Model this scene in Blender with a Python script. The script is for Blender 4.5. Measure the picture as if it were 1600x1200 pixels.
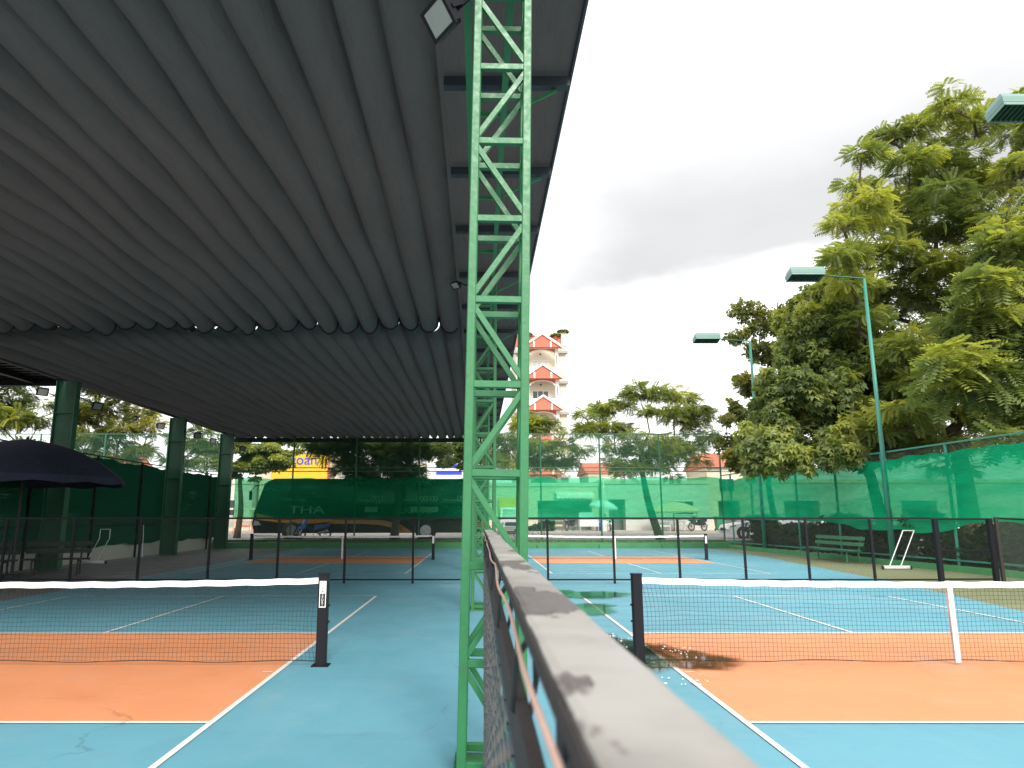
import bpy, math, random
import numpy as np
from mathutils import Vector, Matrix

# ------------------------------------------------------------------ camera, sky, sun, exposure
scene = bpy.context.scene
for o in list(bpy.data.objects):
    bpy.data.objects.remove(o)
col = scene.collection
R = math.radians
IMG_W, IMG_H = 1600.0, 1200.0
FPX, VPX, VPY, EYE = 1100.0, 748.0, 808.5, 1.55
PITCH = math.atan((VPY - 600.0) / FPX)
cam = bpy.data.cameras.new('camera')
cam.sensor_width = 36.0
cam.lens = FPX / IMG_W * 36.0
cam.shift_x = (800.0 - VPX) / IMG_W
cam.clip_start = 0.02
cam.clip_end = 3000.0
cam.dof.use_dof = True
cam.dof.focus_distance = 9.0
cam.dof.aperture_fstop = 8.5
cam_ob = bpy.data.objects.new('camera', cam)
cam_ob.location = (0, 0, EYE)
cam_ob.rotation_euler = (math.pi / 2 + PITCH, 0, 0)
col.objects.link(cam_ob)
scene.camera = cam_ob

scene.view_settings.view_transform = 'Standard'
scene.view_settings.look = 'None'
scene.view_settings.exposure = 0.8
scene.view_settings.gamma = 1.0
scene.view_settings.use_curve_mapping = False

SUN_EL, SUN_AZ = R(37), R(168)       # azimuth clockwise from +Y (straight ahead): behind the camera
world = bpy.data.worlds.new('World')
scene.world = world
world.use_nodes = True
wn = world.node_tree
wn.nodes.clear()
def W(t, **k):
    n = wn.nodes.new(t)
    for a, b in k.items():
        setattr(n, a, b)
    return n
def wmath(op, a, b=None, clamp=False):
    n = W('ShaderNodeMath', operation=op, use_clamp=clamp)
    for i, v in enumerate((a, b)):
        if v is None: continue
        if isinstance(v, (int, float)): n.inputs[i].default_value = v
        else: wn.links.new(v, n.inputs[i])
    return n.outputs[0]
def wstep(v, lo, hi):
    n = W('ShaderNodeMapRange', interpolation_type='SMOOTHSTEP')
    wn.links.new(v, n.inputs[0]); n.inputs[1].default_value = lo; n.inputs[2].default_value = hi
    return n.outputs[0]
def build_world():
    out = W('ShaderNodeOutputWorld'); bg = W('ShaderNodeBackground')
    sky = W('ShaderNodeTexSky', sky_type='NISHITA')
    sky.sun_disc = False; sky.sun_elevation = SUN_EL; sky.sun_rotation = SUN_AZ
    sky.air_density = 1.5; sky.dust_density = 4.0
    tc = W('ShaderNodeTexCoord'); sep = W('ShaderNodeSeparateXYZ')
    wn.links.new(tc.outputs['Generated'], sep.inputs[0])
    # broad soft cloud structure over the whole dome
    noi = W('ShaderNodeTexNoise'); noi.inputs['Scale'].default_value = 2.3; noi.inputs['Detail'].default_value = 6; noi.inputs['Roughness'].default_value = 0.5
    mp = W('ShaderNodeMapping'); mp.inputs['Scale'].default_value = (1, 1, 2.6); mp.inputs['Location'].default_value = (3.1, 0.4, 1.7)
    wn.links.new(tc.outputs['Generated'], mp.inputs[0]); wn.links.new(mp.outputs[0], noi.inputs['Vector'])
    n1 = noi.outputs['Fac']
    noi2 = W('ShaderNodeTexNoise'); noi2.inputs['Scale'].default_value = 9; noi2.inputs['Detail'].default_value = 5
    wn.links.new(mp.outputs[0], noi2.inputs['Vector'])
    n2 = noi2.outputs['Fac']
    # grey cloud bank low over the horizon, firm lower edge, dissolving upwards
    z = wmath('ADD', sep.outputs['Z'], wmath('MULTIPLY', wmath('SUBTRACT', n1, 0.5), 0.10))
    z = wmath('ADD', z, wmath('MULTIPLY', wmath('SUBTRACT', n2, 0.5), 0.055))
    z = wmath('SUBTRACT', z, wmath('MULTIPLY', sep.outputs['X'], 0.06))
    low = wstep(z, 0.272, 0.325); top = wstep(z, 0.35, 0.68)
    bank = wmath('MULTIPLY', low, wmath('SUBTRACT', 1.0, top))
    bank = wmath('MULTIPLY', bank, wstep(wmath('ADD', sep.outputs['X'], wmath('MULTIPLY', n1, 0.3)), 0.08, 0.40))
    soft = wmath('MULTIPLY', wstep(n1, 0.5, 0.8), 0.10)
    g = wmath('ADD', wmath('MULTIPLY', bank, 0.80), soft, True)
    mix = W('ShaderNodeMixRGB'); wn.links.new(g, mix.inputs[0])
    mix.inputs[1].default_value = (1.10, 1.11, 1.13, 1); mix.inputs[2].default_value = (0.35, 0.345, 0.337, 1)
    sc = W('ShaderNodeMixRGB', blend_type='MULTIPLY'); sc.inputs[0].default_value = 1
    wn.links.new(sky.outputs[0], sc.inputs[1]); sc.inputs[2].default_value = (0.1, 0.1, 0.1, 1)
    m2 = W('ShaderNodeMixRGB'); m2.inputs[0].default_value = 0.92
    wn.links.new(sc.outputs[0], m2.inputs[1]); wn.links.new(mix.outputs[0], m2.inputs[2])
    wn.links.new(m2.outputs[0], bg.inputs[0]); bg.inputs[1].default_value = 1.0
    wn.links.new(bg.outputs[0], out.inputs[0])
build_world()
sl = bpy.data.lights.new('sun', 'SUN'); sl.energy = 2.4; sl.angle = R(24); sl.color = (1.0, 0.96, 0.9)
so = bpy.data.objects.new('sun', sl); col.objects.link(so)
sd = Vector((math.sin(SUN_AZ) * math.cos(SUN_EL), math.cos(SUN_AZ) * math.cos(SUN_EL), math.sin(SUN_EL)))
so.rotation_euler = sd.to_track_quat('Z', 'Y').to_euler(); so.location = (0, 0, 40)

# ------------------------------------------------------------------ helpers
CP, SP = math.cos(PITCH), math.sin(PITCH)
def ray(x, y):
    u = (x - VPX) / FPX; v = (600 - y) / FPX
    return u, CP - v * SP, SP + v * CP
def atY(x, y, Y):
    a, b, c = ray(x, y); t = Y / b
    return Vector((a * t, Y, EYE + c * t))

class MB:
    def __init__(s): s.v = []; s.f = []; s.m = []; s.mi = 0
    def add(s, vs, fs):
        o = len(s.v); s.v += [tuple(p) for p in vs]
        for f in fs: s.f.append([i + o for i in f]); s.m.append(s.mi)
        return s
    def box(s, lo, hi):
        x0, y0, z0 = lo; x1, y1, z1 = hi
        return s.add([(x0,y0,z0),(x1,y0,z0),(x1,y1,z0),(x0,y1,z0),(x0,y0,z1),(x1,y0,z1),(x1,y1,z1),(x0,y1,z1)],
              [(3,2,1,0),(4,5,6,7),(0,1,5,4),(1,2,6,5),(2,3,7,6),(3,0,4,7)])
    def cbox(s, c, d):
        return s.box([c[i] - d[i] / 2 for i in range(3)], [c[i] + d[i] / 2 for i in range(3)])
    def bev(s, lo, hi, b, axis=2):
        # box with its four edges along one axis chamfered
        ax = [i for i in range(3) if i != axis]
        l, h = lo, hi
        ring = [(l[ax[0]]+b,l[ax[1]]),(h[ax[0]]-b,l[ax[1]]),(h[ax[0]],l[ax[1]]+b),(h[ax[0]],h[ax[1]]-b),(h[ax[0]]-b,h[ax[1]]),(l[ax[0]]+b,h[ax[1]]),(l[ax[0]],h[ax[1]]-b),(l[ax[0]],l[ax[1]]+b)]
        vs = []
        for e in (l[axis], h[axis]):
            for p, q in ring:
                c = [0, 0, 0]; c[ax[0]] = p; c[ax[1]] = q; c[axis] = e; vs.append(c)
        fl = axis == 1
        fs = [tuple(range(7, -1, -1)), tuple(range(8, 16))] + [(i, (i+1) % 8, 8 + (i+1) % 8, 8 + i) for i in range(8)]
        if fl: fs = [tuple(reversed(f)) for f in fs]
        return s.add(vs, fs)
    def bar(s, p, q, w, h=None, up=(0, 0, 1)):
        p = Vector(p); q = Vector(q); h = h or w; d = (q - p).normalized(); u = Vector(up)
        if abs(d.dot(u)) > 0.98: u = Vector((0, 1, 0))
        a = d.cross(u).normalized(); b = a.cross(d).normalized()
        vs = [e + a * i * w / 2 + b * j * h / 2 for e in (p, q) for i, j in ((-1,-1),(1,-1),(1,1),(-1,1))]
        return s.add(vs, [(0,1,2,3),(7,6,5,4),(0,4,5,1),(1,5,6,2),(2,6,7,3),(3,7,4,0)])
    def tube(s, p, q, r, r2=None, n=8, cap=True):
        return s.path([p, q], [r, r if r2 is None else r2], n, cap)
    def path(s, pts, rs, n=6, cap=True):
        pts = [Vector(p) for p in pts]
        if not isinstance(rs, (list, tuple)): rs = [rs] * len(pts)
        vs = []; a = None
        for i, p in enumerate(pts):
            d = (pts[min(i + 1, len(pts) - 1)] - pts[max(i - 1, 0)])
            d = d.normalized() if d.length > 1e-9 else Vector((0, 0, 1))
            if a is None:
                u = Vector((0, 0, 1)) if abs(d.z) < 0.9 else Vector((1, 0, 0)); a = d.cross(u).normalized()
            else:
                a = (a - d * a.dot(d)); a = a.normalized() if a.length > 1e-6 else d.orthogonal().normalized()
            b = d.cross(a)
            for k in range(n):
                t = 2 * math.pi * k / n
                vs.append(p + (a * math.cos(t) + b * math.sin(t)) * rs[i])
        fs = [(i*n+k, i*n+(k+1) % n, (i+1)*n+(k+1) % n, (i+1)*n+k) for i in range(len(pts)-1) for k in range(n)]
        if cap: fs += [tuple(range(n-1, -1, -1)), tuple(range((len(pts)-1)*n, len(pts)*n))]
        return s.add(vs, fs)
    def lathe(s, c, prof, n=20):
        c = Vector(c); vs = []
        for r, z in prof:
            for k in range(n):
                t = 2 * math.pi * k / n; vs.append(c + Vector((r * math.cos(t), r * math.sin(t), z)))
        m = len(prof)
        return s.add(vs, [(i*n+k, i*n+(k+1) % n, (i+1)*n+(k+1) % n, (i+1)*n+k) for i in range(m-1) for k in range(n)])
    def prism(s, poly, a0, a1, axis=1):
        # 2-D outline (the two other axes, in order) extruded along one axis
        n = len(poly); vs = []
        for e in (a0, a1):
            for p in poly:
                c = [p[0], p[1]]; c.insert(axis, e); vs.append(c)
        return s.add(vs, [tuple(range(n)), tuple(range(2*n-1, n-1, -1))] + [(i, n+i, n+(i+1) % n, (i+1) % n) for i in range(n)])
    def disc(s, c, r, n=20, axis=1, th=0.05):
        pts = [(r * math.cos(2*math.pi*k/n), r * math.sin(2*math.pi*k/n)) for k in range(n)]
        ax = [i for i in range(3) if i != axis]
        return s.prism([(c[ax[0]] + p[0], c[ax[1]] + p[1]) for p in pts], c[axis] - th/2, c[axis] + th/2, axis)
    def grid(s, fn, nu, nv, flip=False):
        vs = [fn(i / nu, j / nv) for j in range(nv + 1) for i in range(nu + 1)]
        fs = [(j*(nu+1)+i, j*(nu+1)+i+1, (j+1)*(nu+1)+i+1, (j+1)*(nu+1)+i) for j in range(nv) for i in range(nu)]
        if flip: fs = [tuple(reversed(f)) for f in fs]
        return s.add(vs, fs)
    def mesh(s, name, mats, smooth=False):
        me = bpy.data.meshes.new(name); me.from_pydata(s.v, [], s.f)
        if not isinstance(mats, (list, tuple)): mats = [mats]
        for m in mats: me.materials.append(m)
        if any(s.m): me.polygons.foreach_set('material_index', s.m)
        if smooth: me.polygons.foreach_set('use_smooth', [True] * len(me.polygons))
        me.update()
        return me
    def build(s, name, mat, parent=None, smooth=False, **k):
        return link(name, s.mesh(name, mat, smooth), parent, **k)

def link(name, me, parent=None, loc=None, label=None, kind=None):
    o = bpy.data.objects.new(name, me); col.objects.link(o)
    if parent: o.parent = parent
    if loc is not None: o.location = loc
    if label: o['label'] = label
    if kind: o['kind'] = kind
    return o
def thing(name, label, cat, loc=(0, 0, 0), rz=0.0, group=None):
    o = bpy.data.objects.new(name, None); o.empty_display_size = 0.2; col.objects.link(o)
    o.location = loc; o.rotation_euler = (0, 0, rz); return tag(o, label, cat, group)
def tag(o, label, cat, group=None):
    o['label'] = label; o['category'] = cat
    if group: o['group'] = group
    return o
def struct(o): o['kind'] = 'structure'; return o
KIDS = {}
def copy_tree(o, parent=None):
    c = o.copy(); col.objects.link(c); c.parent = parent
    for ch in [x for x in bpy.data.objects if x.parent == o]:
        copy_tree(ch, c)
    return c

# ------------------------------------------------------------------ materials
MATS = {}
class NT:
    def __init__(s, name):
        s.mat = bpy.data.materials.new(name); s.mat.use_nodes = True
        s.t = s.mat.node_tree; s.t.nodes.clear()
        s.out = s.n('ShaderNodeOutputMaterial')
    def n(s, t, **k):
        x = s.t.nodes.new(t)
        for a, b in k.items(): setattr(x, a, b)
        return x
    def l(s, a, b): s.t.links.new(a, b)
    def coord(s, scale=(1, 1, 1), kind='Object', rot=(0, 0, 0)):
        tc = s.n('ShaderNodeTexCoord'); mp = s.n('ShaderNodeMapping')
        mp.inputs['Scale'].default_value = scale; mp.inputs['Rotation'].default_value = rot
        s.l(tc.outputs[kind], mp.inputs[0]); return mp.outputs[0]
    def pos(s, scale=(1, 1, 1)):
        g = s.n('ShaderNodeNewGeometry'); mp = s.n('ShaderNodeMapping'); mp.inputs['Scale'].default_value = scale
        s.l(g.outputs['Position'], mp.inputs[0]); return mp.outputs[0]
    def noise(s, vec, scale, detail=4, rough=0.55):
        x = s.n('ShaderNodeTexNoise'); x.inputs['Scale'].default_value = scale; x.inputs['Detail'].default_value = detail; x.inputs['Roughness'].default_value = rough
        if vec is not None: s.l(vec, x.inputs['Vector'])
        return x.outputs['Fac']
    def ramp(s, fac, lo, hi, a=0.0, b=1.0):
        x = s.n('ShaderNodeMapRange', interpolation_type='SMOOTHSTEP'); s.l(fac, x.inputs[0])
        for i, v in enumerate((lo, hi, a, b)): x.inputs[i + 1].default_value = v
        return x.outputs[0]
    def math(s, op, a, b=0.0):
        x = s.n('ShaderNodeMath', operation=op)
        for i, v in enumerate((a, b)):
            if isinstance(v, (int, float)): x.inputs[i].default_value = v
            else: s.l(v, x.inputs[i])
        return x.outputs[0]
    def mix(s, fac, a, b, mode='MIX'):
        x = s.n('ShaderNodeMixRGB', blend_type=mode)
        for i, v in enumerate((fac, a, b)):
            if isinstance(v, (int, float)): x.inputs[i].default_value = v
            elif isinstance(v, tuple): x.inputs[i].default_value = (*v, 1)
            else: s.l(v, x.inputs[i])
        return x.outputs[0]
    def bsdf(s, color, rough=0.6, metal=0.0, spec=0.5, normal=None):
        b = s.n('ShaderNodeBsdfPrincipled')
        for k, v in (('Base Color', color), ('Roughness', rough), ('Metallic', metal), ('Specular IOR Level', spec)):
            if isinstance(v, tuple): b.inputs[k].default_value = (*v, 1)
            elif isinstance(v, (int, float)): b.inputs[k].default_value = v
            else: s.l(v, b.inputs[k])
        if normal is not None: s.l(normal, b.inputs['Normal'])
        return b.outputs[0]
    def bump(s, h, strength=0.3, dist=0.02):
        x = s.n('ShaderNodeBump'); x.inputs['Strength'].default_value = strength; x.inputs['Distance'].default_value = dist
        s.l(h, x.inputs['Height']); return x.outputs[0]
    def done(s, sh): s.l(sh, s.out.inputs[0]); return s.mat

def paint(name, c, rough=0.5, var=0.18, scale=3.0, dirt=(0.12, 0.1, 0.08), dirt_amt=0.25, metal=0.0, bump=0.15, spec=0.5):
    if name in MATS: return MATS[name]
    t = NT(name); p = t.pos()
    n = t.noise(p, scale, 5); n2 = t.noise(p, scale * 9, 4)
    dark = tuple(v * (1 - var) for v in c); lite = tuple(min(1, v * (1 + var)) for v in c)
    cc = t.mix(n, dark, lite)
    d = t.math('MULTIPLY', t.ramp(t.noise(p, scale * 2.7, 6, 0.65), 0.55, 0.75), dirt_amt)
    cc = t.mix(d, cc, dirt)
    r = t.ramp(n2, 0.2, 0.8, max(0.05, rough - 0.12), min(1, rough + 0.12))
    MATS[name] = t.done(t.bsdf(cc, r, metal, spec, t.bump(n2, bump, 0.01)))
    return MATS[name]
def court_paint(name, c, wet=0.0):
    t = NT(name); p = t.pos()
    big = t.noise(p, 0.22, 4, 0.6); mid = t.noise(p, 1.7, 6, 0.65); fine = t.noise(p, 160, 2, 0.5)
    cc = t.mix(t.ramp(big, 0.3, 0.7), tuple(v * 0.88 for v in c), tuple(v * 1.08 for v in c))
    cc = t.mix(t.math('MULTIPLY', t.ramp(mid, 0.5, 0.75), 0.34), cc, tuple(v * 0.55 + 0.06 for v in c))
    sv = t.pos((0.35, 2.6, 1)); streak = t.noise(sv, 1.1, 6, 0.7)
    cc = t.mix(t.math('MULTIPLY', t.ramp(streak, 0.58, 0.72), 0.24), cc, (0.10, 0.11, 0.10))
    dust = t.noise(t.pos((0.9, 0.5, 1)), 0.8, 7, 0.68)
    cc = t.mix(t.math('MULTIPLY', t.ramp(dust, 0.5, 0.72), 0.16), cc, (0.46, 0.45, 0.42))
    # hairline cracks and scuffs
    vo = t.n('ShaderNodeTexVoronoi', feature='DISTANCE_TO_EDGE'); vo.inputs['Scale'].default_value = 0.33
    wv = t.n('ShaderNodeVectorMath', operation='ADD'); nn = t.n('ShaderNodeTexNoise'); nn.inputs['Scale'].default_value = 1.3; nn.inputs['Detail'].default_value = 5
    t.l(p, nn.inputs['Vector']); t.l(p, wv.inputs[0]); t.l(nn.outputs['Color'], wv.inputs[1]); t.l(wv.outputs[0], vo.inputs['Vector'])
    crack = t.math('MULTIPLY', t.ramp(vo.outputs['Distance'], 0.0, 0.006, 1, 0), t.ramp(t.noise(p, 0.6, 2), 0.5, 0.62))
    cc = t.mix(t.math('MULTIPLY', crack, 0.35), cc, (0.06, 0.06, 0.06))
    cc = t.mix(t.math('MULTIPLY', t.ramp(fine, 0.35, 0.65), 0.16), cc, tuple(v * 0.7 for v in c))
    r = t.ramp(mid, 0.3, 0.7, 0.52, 0.78)
    return t.done(t.bsdf(cc, r, 0, 0.4, t.bump(fine, 0.25, 0.004)))
M_blue = court_paint('court_blue', (0.12, 0.33, 0.41))
M_orange = court_paint('court_orange', (0.72, 0.28, 0.125))
M_line = court_paint('court_line_white', (0.76, 0.75, 0.69))
M_olive = court_paint('apron_olive', (0.20, 0.21, 0.11))
M_concrete = court_paint('apron_concrete', (0.16, 0.165, 0.155))
M_road = court_paint('road_asphalt', (0.19, 0.18, 0.175))
M_walk = paint('sidewalk', (0.42, 0.37, 0.32), 0.8, 0.15, 0.8)
M_earth = paint('earth', (0.13, 0.12, 0.085), 0.9, 0.3, 1.5)
M_green = paint('green_steel', (0.026, 0.165, 0.058), 0.42, 0.2, 2.5, (0.06, 0.05, 0.028), 0.4, 0, 0.2)
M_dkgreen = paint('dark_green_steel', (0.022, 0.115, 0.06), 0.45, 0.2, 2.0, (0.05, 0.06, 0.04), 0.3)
M_teal = paint('teal_steel', (0.045, 0.24, 0.18), 0.42, 0.15, 2.0)
M_black = paint('black_steel', (0.010, 0.010, 0.014), 0.5, 0.2, 4.0, (0.03, 0.03, 0.03), 0.2, 0, 0.15, 0.2)
M_dark = paint('dark_rubber', (0.02, 0.02, 0.022), 0.7, 0.2, 6.0)
M_white = paint('white_paint', (0.78, 0.77, 0.74), 0.5, 0.05, 3.0, (0.4, 0.36, 0.3), 0.2)
M_tape = paint('net_tape', (0.80, 0.78, 0.76), 0.8, 0.05, 5.0, (0.45, 0.42, 0.38), 0.2)
M_string = paint('net_string', (0.012, 0.016, 0.02), 0.8, 0.1, 5.0)
M_kerb = paint('kerb_green', (0.06, 0.28, 0.10), 0.7, 0.25, 1.5, (0.25, 0.25, 0.2), 0.35)
M_galv = paint('galvanised', (0.42, 0.41, 0.38), 0.4, 0.2, 20.0, (0.12, 0.09, 0.06), 0.4, 0.55)
M_alu = paint('aluminium', (0.72, 0.71, 0.69), 0.35, 0.08, 8.0, (0.3, 0.28, 0.25), 0.2, 0.4)
M_cream = paint('cream_render', (0.62, 0.55, 0.42), 0.85, 0.1, 0.7, (0.3, 0.26, 0.2), 0.25)
M_pale = paint('pale_render', (0.55, 0.55, 0.50), 0.85, 0.12, 0.6, (0.25, 0.24, 0.2), 0.35)
M_salmon = paint('salmon_render', (0.52, 0.15, 0.095), 0.8, 0.12, 1.0)
M_rooftile = paint('roof_tile', (0.42, 0.12, 0.07), 0.8, 0.2, 2.0)
M_wood = paint('timber', (0.24, 0.13, 0.06), 0.6, 0.25, 5.0)
M_bark = paint('bark', (0.10, 0.075, 0.05), 0.9, 0.3, 6.0, (0.2, 0.19, 0.15), 0.4, 0, 0.6)
M_glass = paint('dark_glass', (0.02, 0.025, 0.03), 0.08, 0.1, 2.0, (0.05, 0.05, 0.05), 0.1, 0, 0.0, 0.8)
M_lens = paint('lamp_glass', (0.30, 0.31, 0.28), 0.15, 0.1, 12.0, (0.2, 0.2, 0.18), 0.3, 0, 0.05, 0.7)
M_shutter = paint('shutter', (0.12, 0.14, 0.13), 0.6, 0.2, 1.0)
M_yellow = paint('yellow_sign', (0.75, 0.46, 0.02), 0.5, 0.06, 1.0)
M_bluesign = paint('blue_letter', (0.02, 0.05, 0.62), 0.5, 0.06, 2.0)
M_red = paint('red_plastic', (0.62, 0.11, 0.08), 0.45, 0.12, 3.0)
M_navy = paint('navy_canvas', (0.016, 0.02, 0.045), 0.85, 0.2, 2.0)
M_coach = paint('coach_black', (0.008, 0.008, 0.010), 0.35, 0.1, 1.0, (0.02, 0.02, 0.02), 0.2, 0, 0.0, 0.25)
M_orangecar = paint('coach_orange', (0.62, 0.21, 0.03), 0.25, 0.06, 1.0, (0.2, 0.12, 0.06), 0.2, 0, 0.0)
M_carwhite = paint('car_white', (0.76, 0.77, 0.79), 0.2, 0.02, 1.0, (0.5, 0.5, 0.5), 0.1, 0, 0.0)
M_chrome = paint('wheel_alloy', (0.45, 0.45, 0.46), 0.3, 0.1, 6.0, (0.1, 0.1, 0.1), 0.2, 0.7)
M_bluepl = paint('blue_plastic', (0.03, 0.09, 0.35), 0.35, 0.1, 3.0)
M_bin = paint('bin_green', (0.03, 0.26, 0.11), 0.5, 0.1, 3.0)
M_canvas = paint('beige_canvas', (0.62, 0.52, 0.33), 0.85, 0.1, 2.0)
M_ltblue = paint('pale_blue_canvas', (0.55, 0.66, 0.72), 0.8, 0.08, 2.0)

def rail_paint():
    t = NT('weathered_rail'); p = t.pos((1, 0.4, 1)); q = t.pos()
    n = t.noise(p, 13, 5, 0.55); n2 = t.noise(q, 120, 4, 0.6); n3 = t.noise(q, 9, 4, 0.6)
    c = t.mix(t.ramp(n3, 0.3, 0.7), (0.20, 0.188, 0.17), (0.31, 0.295, 0.27))
    flake = t.ramp(n, 0.575, 0.595)
    c = t.mix(flake, c, t.mix(n2, (0.06, 0.05, 0.05), (0.15, 0.135, 0.13)))
    rim = t.math('MULTIPLY', t.ramp(n, 0.56, 0.575), t.math('SUBTRACT', 1.0, t.ramp(n, 0.595, 0.625)))
    c = t.mix(t.math('MULTIPLY', rim, 0.7), c, (0.09, 0.07, 0.065))
    h = t.math('SUBTRACT', t.math('MULTIPLY', n2, 0.2), flake)
    return t.done(t.bsdf(c, 0.55, 0, 0.4, t.bump(h, 0.5, 0.002)))
M_rail = rail_paint()
M_meshwire = paint('dull_mesh_wire', (0.10, 0.095, 0.09), 0.45, 0.3, 25.0, (0.06, 0.04, 0.03), 0.5, 0.3)
M_rust = paint('rusted_frame', (0.035, 0.026, 0.024), 0.8, 0.4, 30.0, (0.12, 0.06, 0.035), 0.5, 0, 0.5)
M_wire = paint('pink_cable', (0.50, 0.32, 0.26), 0.6, 0.2, 20.0, (0.3, 0.25, 0.2), 0.4)

def fabric():
    t = NT('canopy_fabric'); p = t.pos((1, 1, 1))
    n = t.noise(p, 0.5, 4); w = t.noise(t.pos((3.0, 0.5, 1)), 2.2, 6, 0.6)
    cr = t.noise(t.coord((9, 1.6, 1), 'Object', (0, 0, 0.22)), 1.5, 4, 0.5)
    weave = t.noise(p, 90, 2)
    c = t.mix(n, (0.080, 0.078, 0.077), (0.100, 0.097, 0.096))
    c = t.mix(t.math('MULTIPLY', t.ramp(w, 0.62, 0.8), 0.10), c, (0.025, 0.026, 0.03))
    h = t.math('ADD', t.math('MULTIPLY', t.ramp(cr, 0.45, 0.75), 1.0), t.math('MULTIPLY', weave, 0.04))
    nm = t.bump(h, 0.5, 0.035)
    d = t.n('ShaderNodeBsdfDiffuse'); t.l(c, d.inputs[0]); t.l(nm, d.inputs['Normal'])
    tr = t.n('ShaderNodeBsdfTranslucent'); t.l(c, tr.inputs[0])
    m = t.n('ShaderNodeMixShader'); m.inputs[0].default_value = 0.10
    t.l(d.outputs[0], m.inputs[1]); t.l(tr.outputs[0], m.inputs[2])
    return t.done(m.outputs[0])
M_fabric = fabric()

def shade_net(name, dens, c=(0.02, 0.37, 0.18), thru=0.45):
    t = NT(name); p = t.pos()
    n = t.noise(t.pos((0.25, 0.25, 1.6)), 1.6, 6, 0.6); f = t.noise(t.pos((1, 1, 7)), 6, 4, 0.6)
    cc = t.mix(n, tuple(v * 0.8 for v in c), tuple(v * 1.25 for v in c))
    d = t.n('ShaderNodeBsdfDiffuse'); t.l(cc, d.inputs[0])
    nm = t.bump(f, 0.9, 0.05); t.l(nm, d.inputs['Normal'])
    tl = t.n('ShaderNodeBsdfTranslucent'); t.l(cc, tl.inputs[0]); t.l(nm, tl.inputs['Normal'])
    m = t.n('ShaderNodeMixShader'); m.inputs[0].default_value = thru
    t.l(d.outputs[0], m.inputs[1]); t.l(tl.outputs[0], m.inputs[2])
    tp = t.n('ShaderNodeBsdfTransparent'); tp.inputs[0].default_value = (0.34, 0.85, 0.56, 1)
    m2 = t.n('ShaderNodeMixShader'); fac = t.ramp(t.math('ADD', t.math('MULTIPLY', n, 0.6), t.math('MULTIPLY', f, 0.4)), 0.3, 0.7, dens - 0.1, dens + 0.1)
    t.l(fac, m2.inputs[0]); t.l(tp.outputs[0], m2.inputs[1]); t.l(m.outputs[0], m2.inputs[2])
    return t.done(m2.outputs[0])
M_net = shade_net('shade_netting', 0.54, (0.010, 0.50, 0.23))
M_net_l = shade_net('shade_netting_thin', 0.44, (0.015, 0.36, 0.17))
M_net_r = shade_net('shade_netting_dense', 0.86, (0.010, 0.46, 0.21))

def link_mat(name, c, pitch, wire):
    t = NT(name); uv = t.n('ShaderNodeUVMap'); sp = t.n('ShaderNodeSeparateXYZ'); t.l(uv.outputs[0], sp.inputs[0])
    def band(op):
        v = t.math(op, sp.outputs[0], sp.outputs[1]); v = t.math('FRACT', t.math('DIVIDE', v, pitch))
        return t.math('LESS_THAN', v, wire / pitch)
    a = t.math('MAXIMUM', band('ADD'), band('SUBTRACT'))
    b = t.bsdf(c, 0.5, 0.0); tp = t.n('ShaderNodeBsdfTransparent'); m = t.n('ShaderNodeMixShader')
    t.l(a, m.inputs[0]); t.l(tp.outputs[0], m.inputs[1]); t.l(b, m.inputs[2])
    return t.done(m.outputs[0])
M_link_g = link_mat('chain_link_green', (0.04, 0.17, 0.10), 0.075, 0.0065)
M_link_d = link_mat('chain_link_dark', (0.03, 0.035, 0.035), 0.075, 0.0035)
M_link_s = link_mat('chain_link_silver', (0.17, 0.20, 0.17), 0.075, 0.0055)
def panel(name, mat, parent, p0, p1, z0, z1, **k):
    """upright chain-link sheet between two ground points, UV in metres"""
    mb = MB(); mb.add([(p0[0], p0[1], z0), (p1[0], p1[1], z0), (p1[0], p1[1], z1), (p0[0], p0[1], z1)], [(0, 1, 2, 3)])
    me = mb.mesh(name, mat); L = math.dist(p0[:2], p1[:2]); uv = me.uv_layers.new(name='UVMap')
    for i, q in enumerate(((0, z0), (L, z0), (L, z1), (0, z1))): uv.data[i].uv = q
    return link(name, me, parent, **k)

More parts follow.
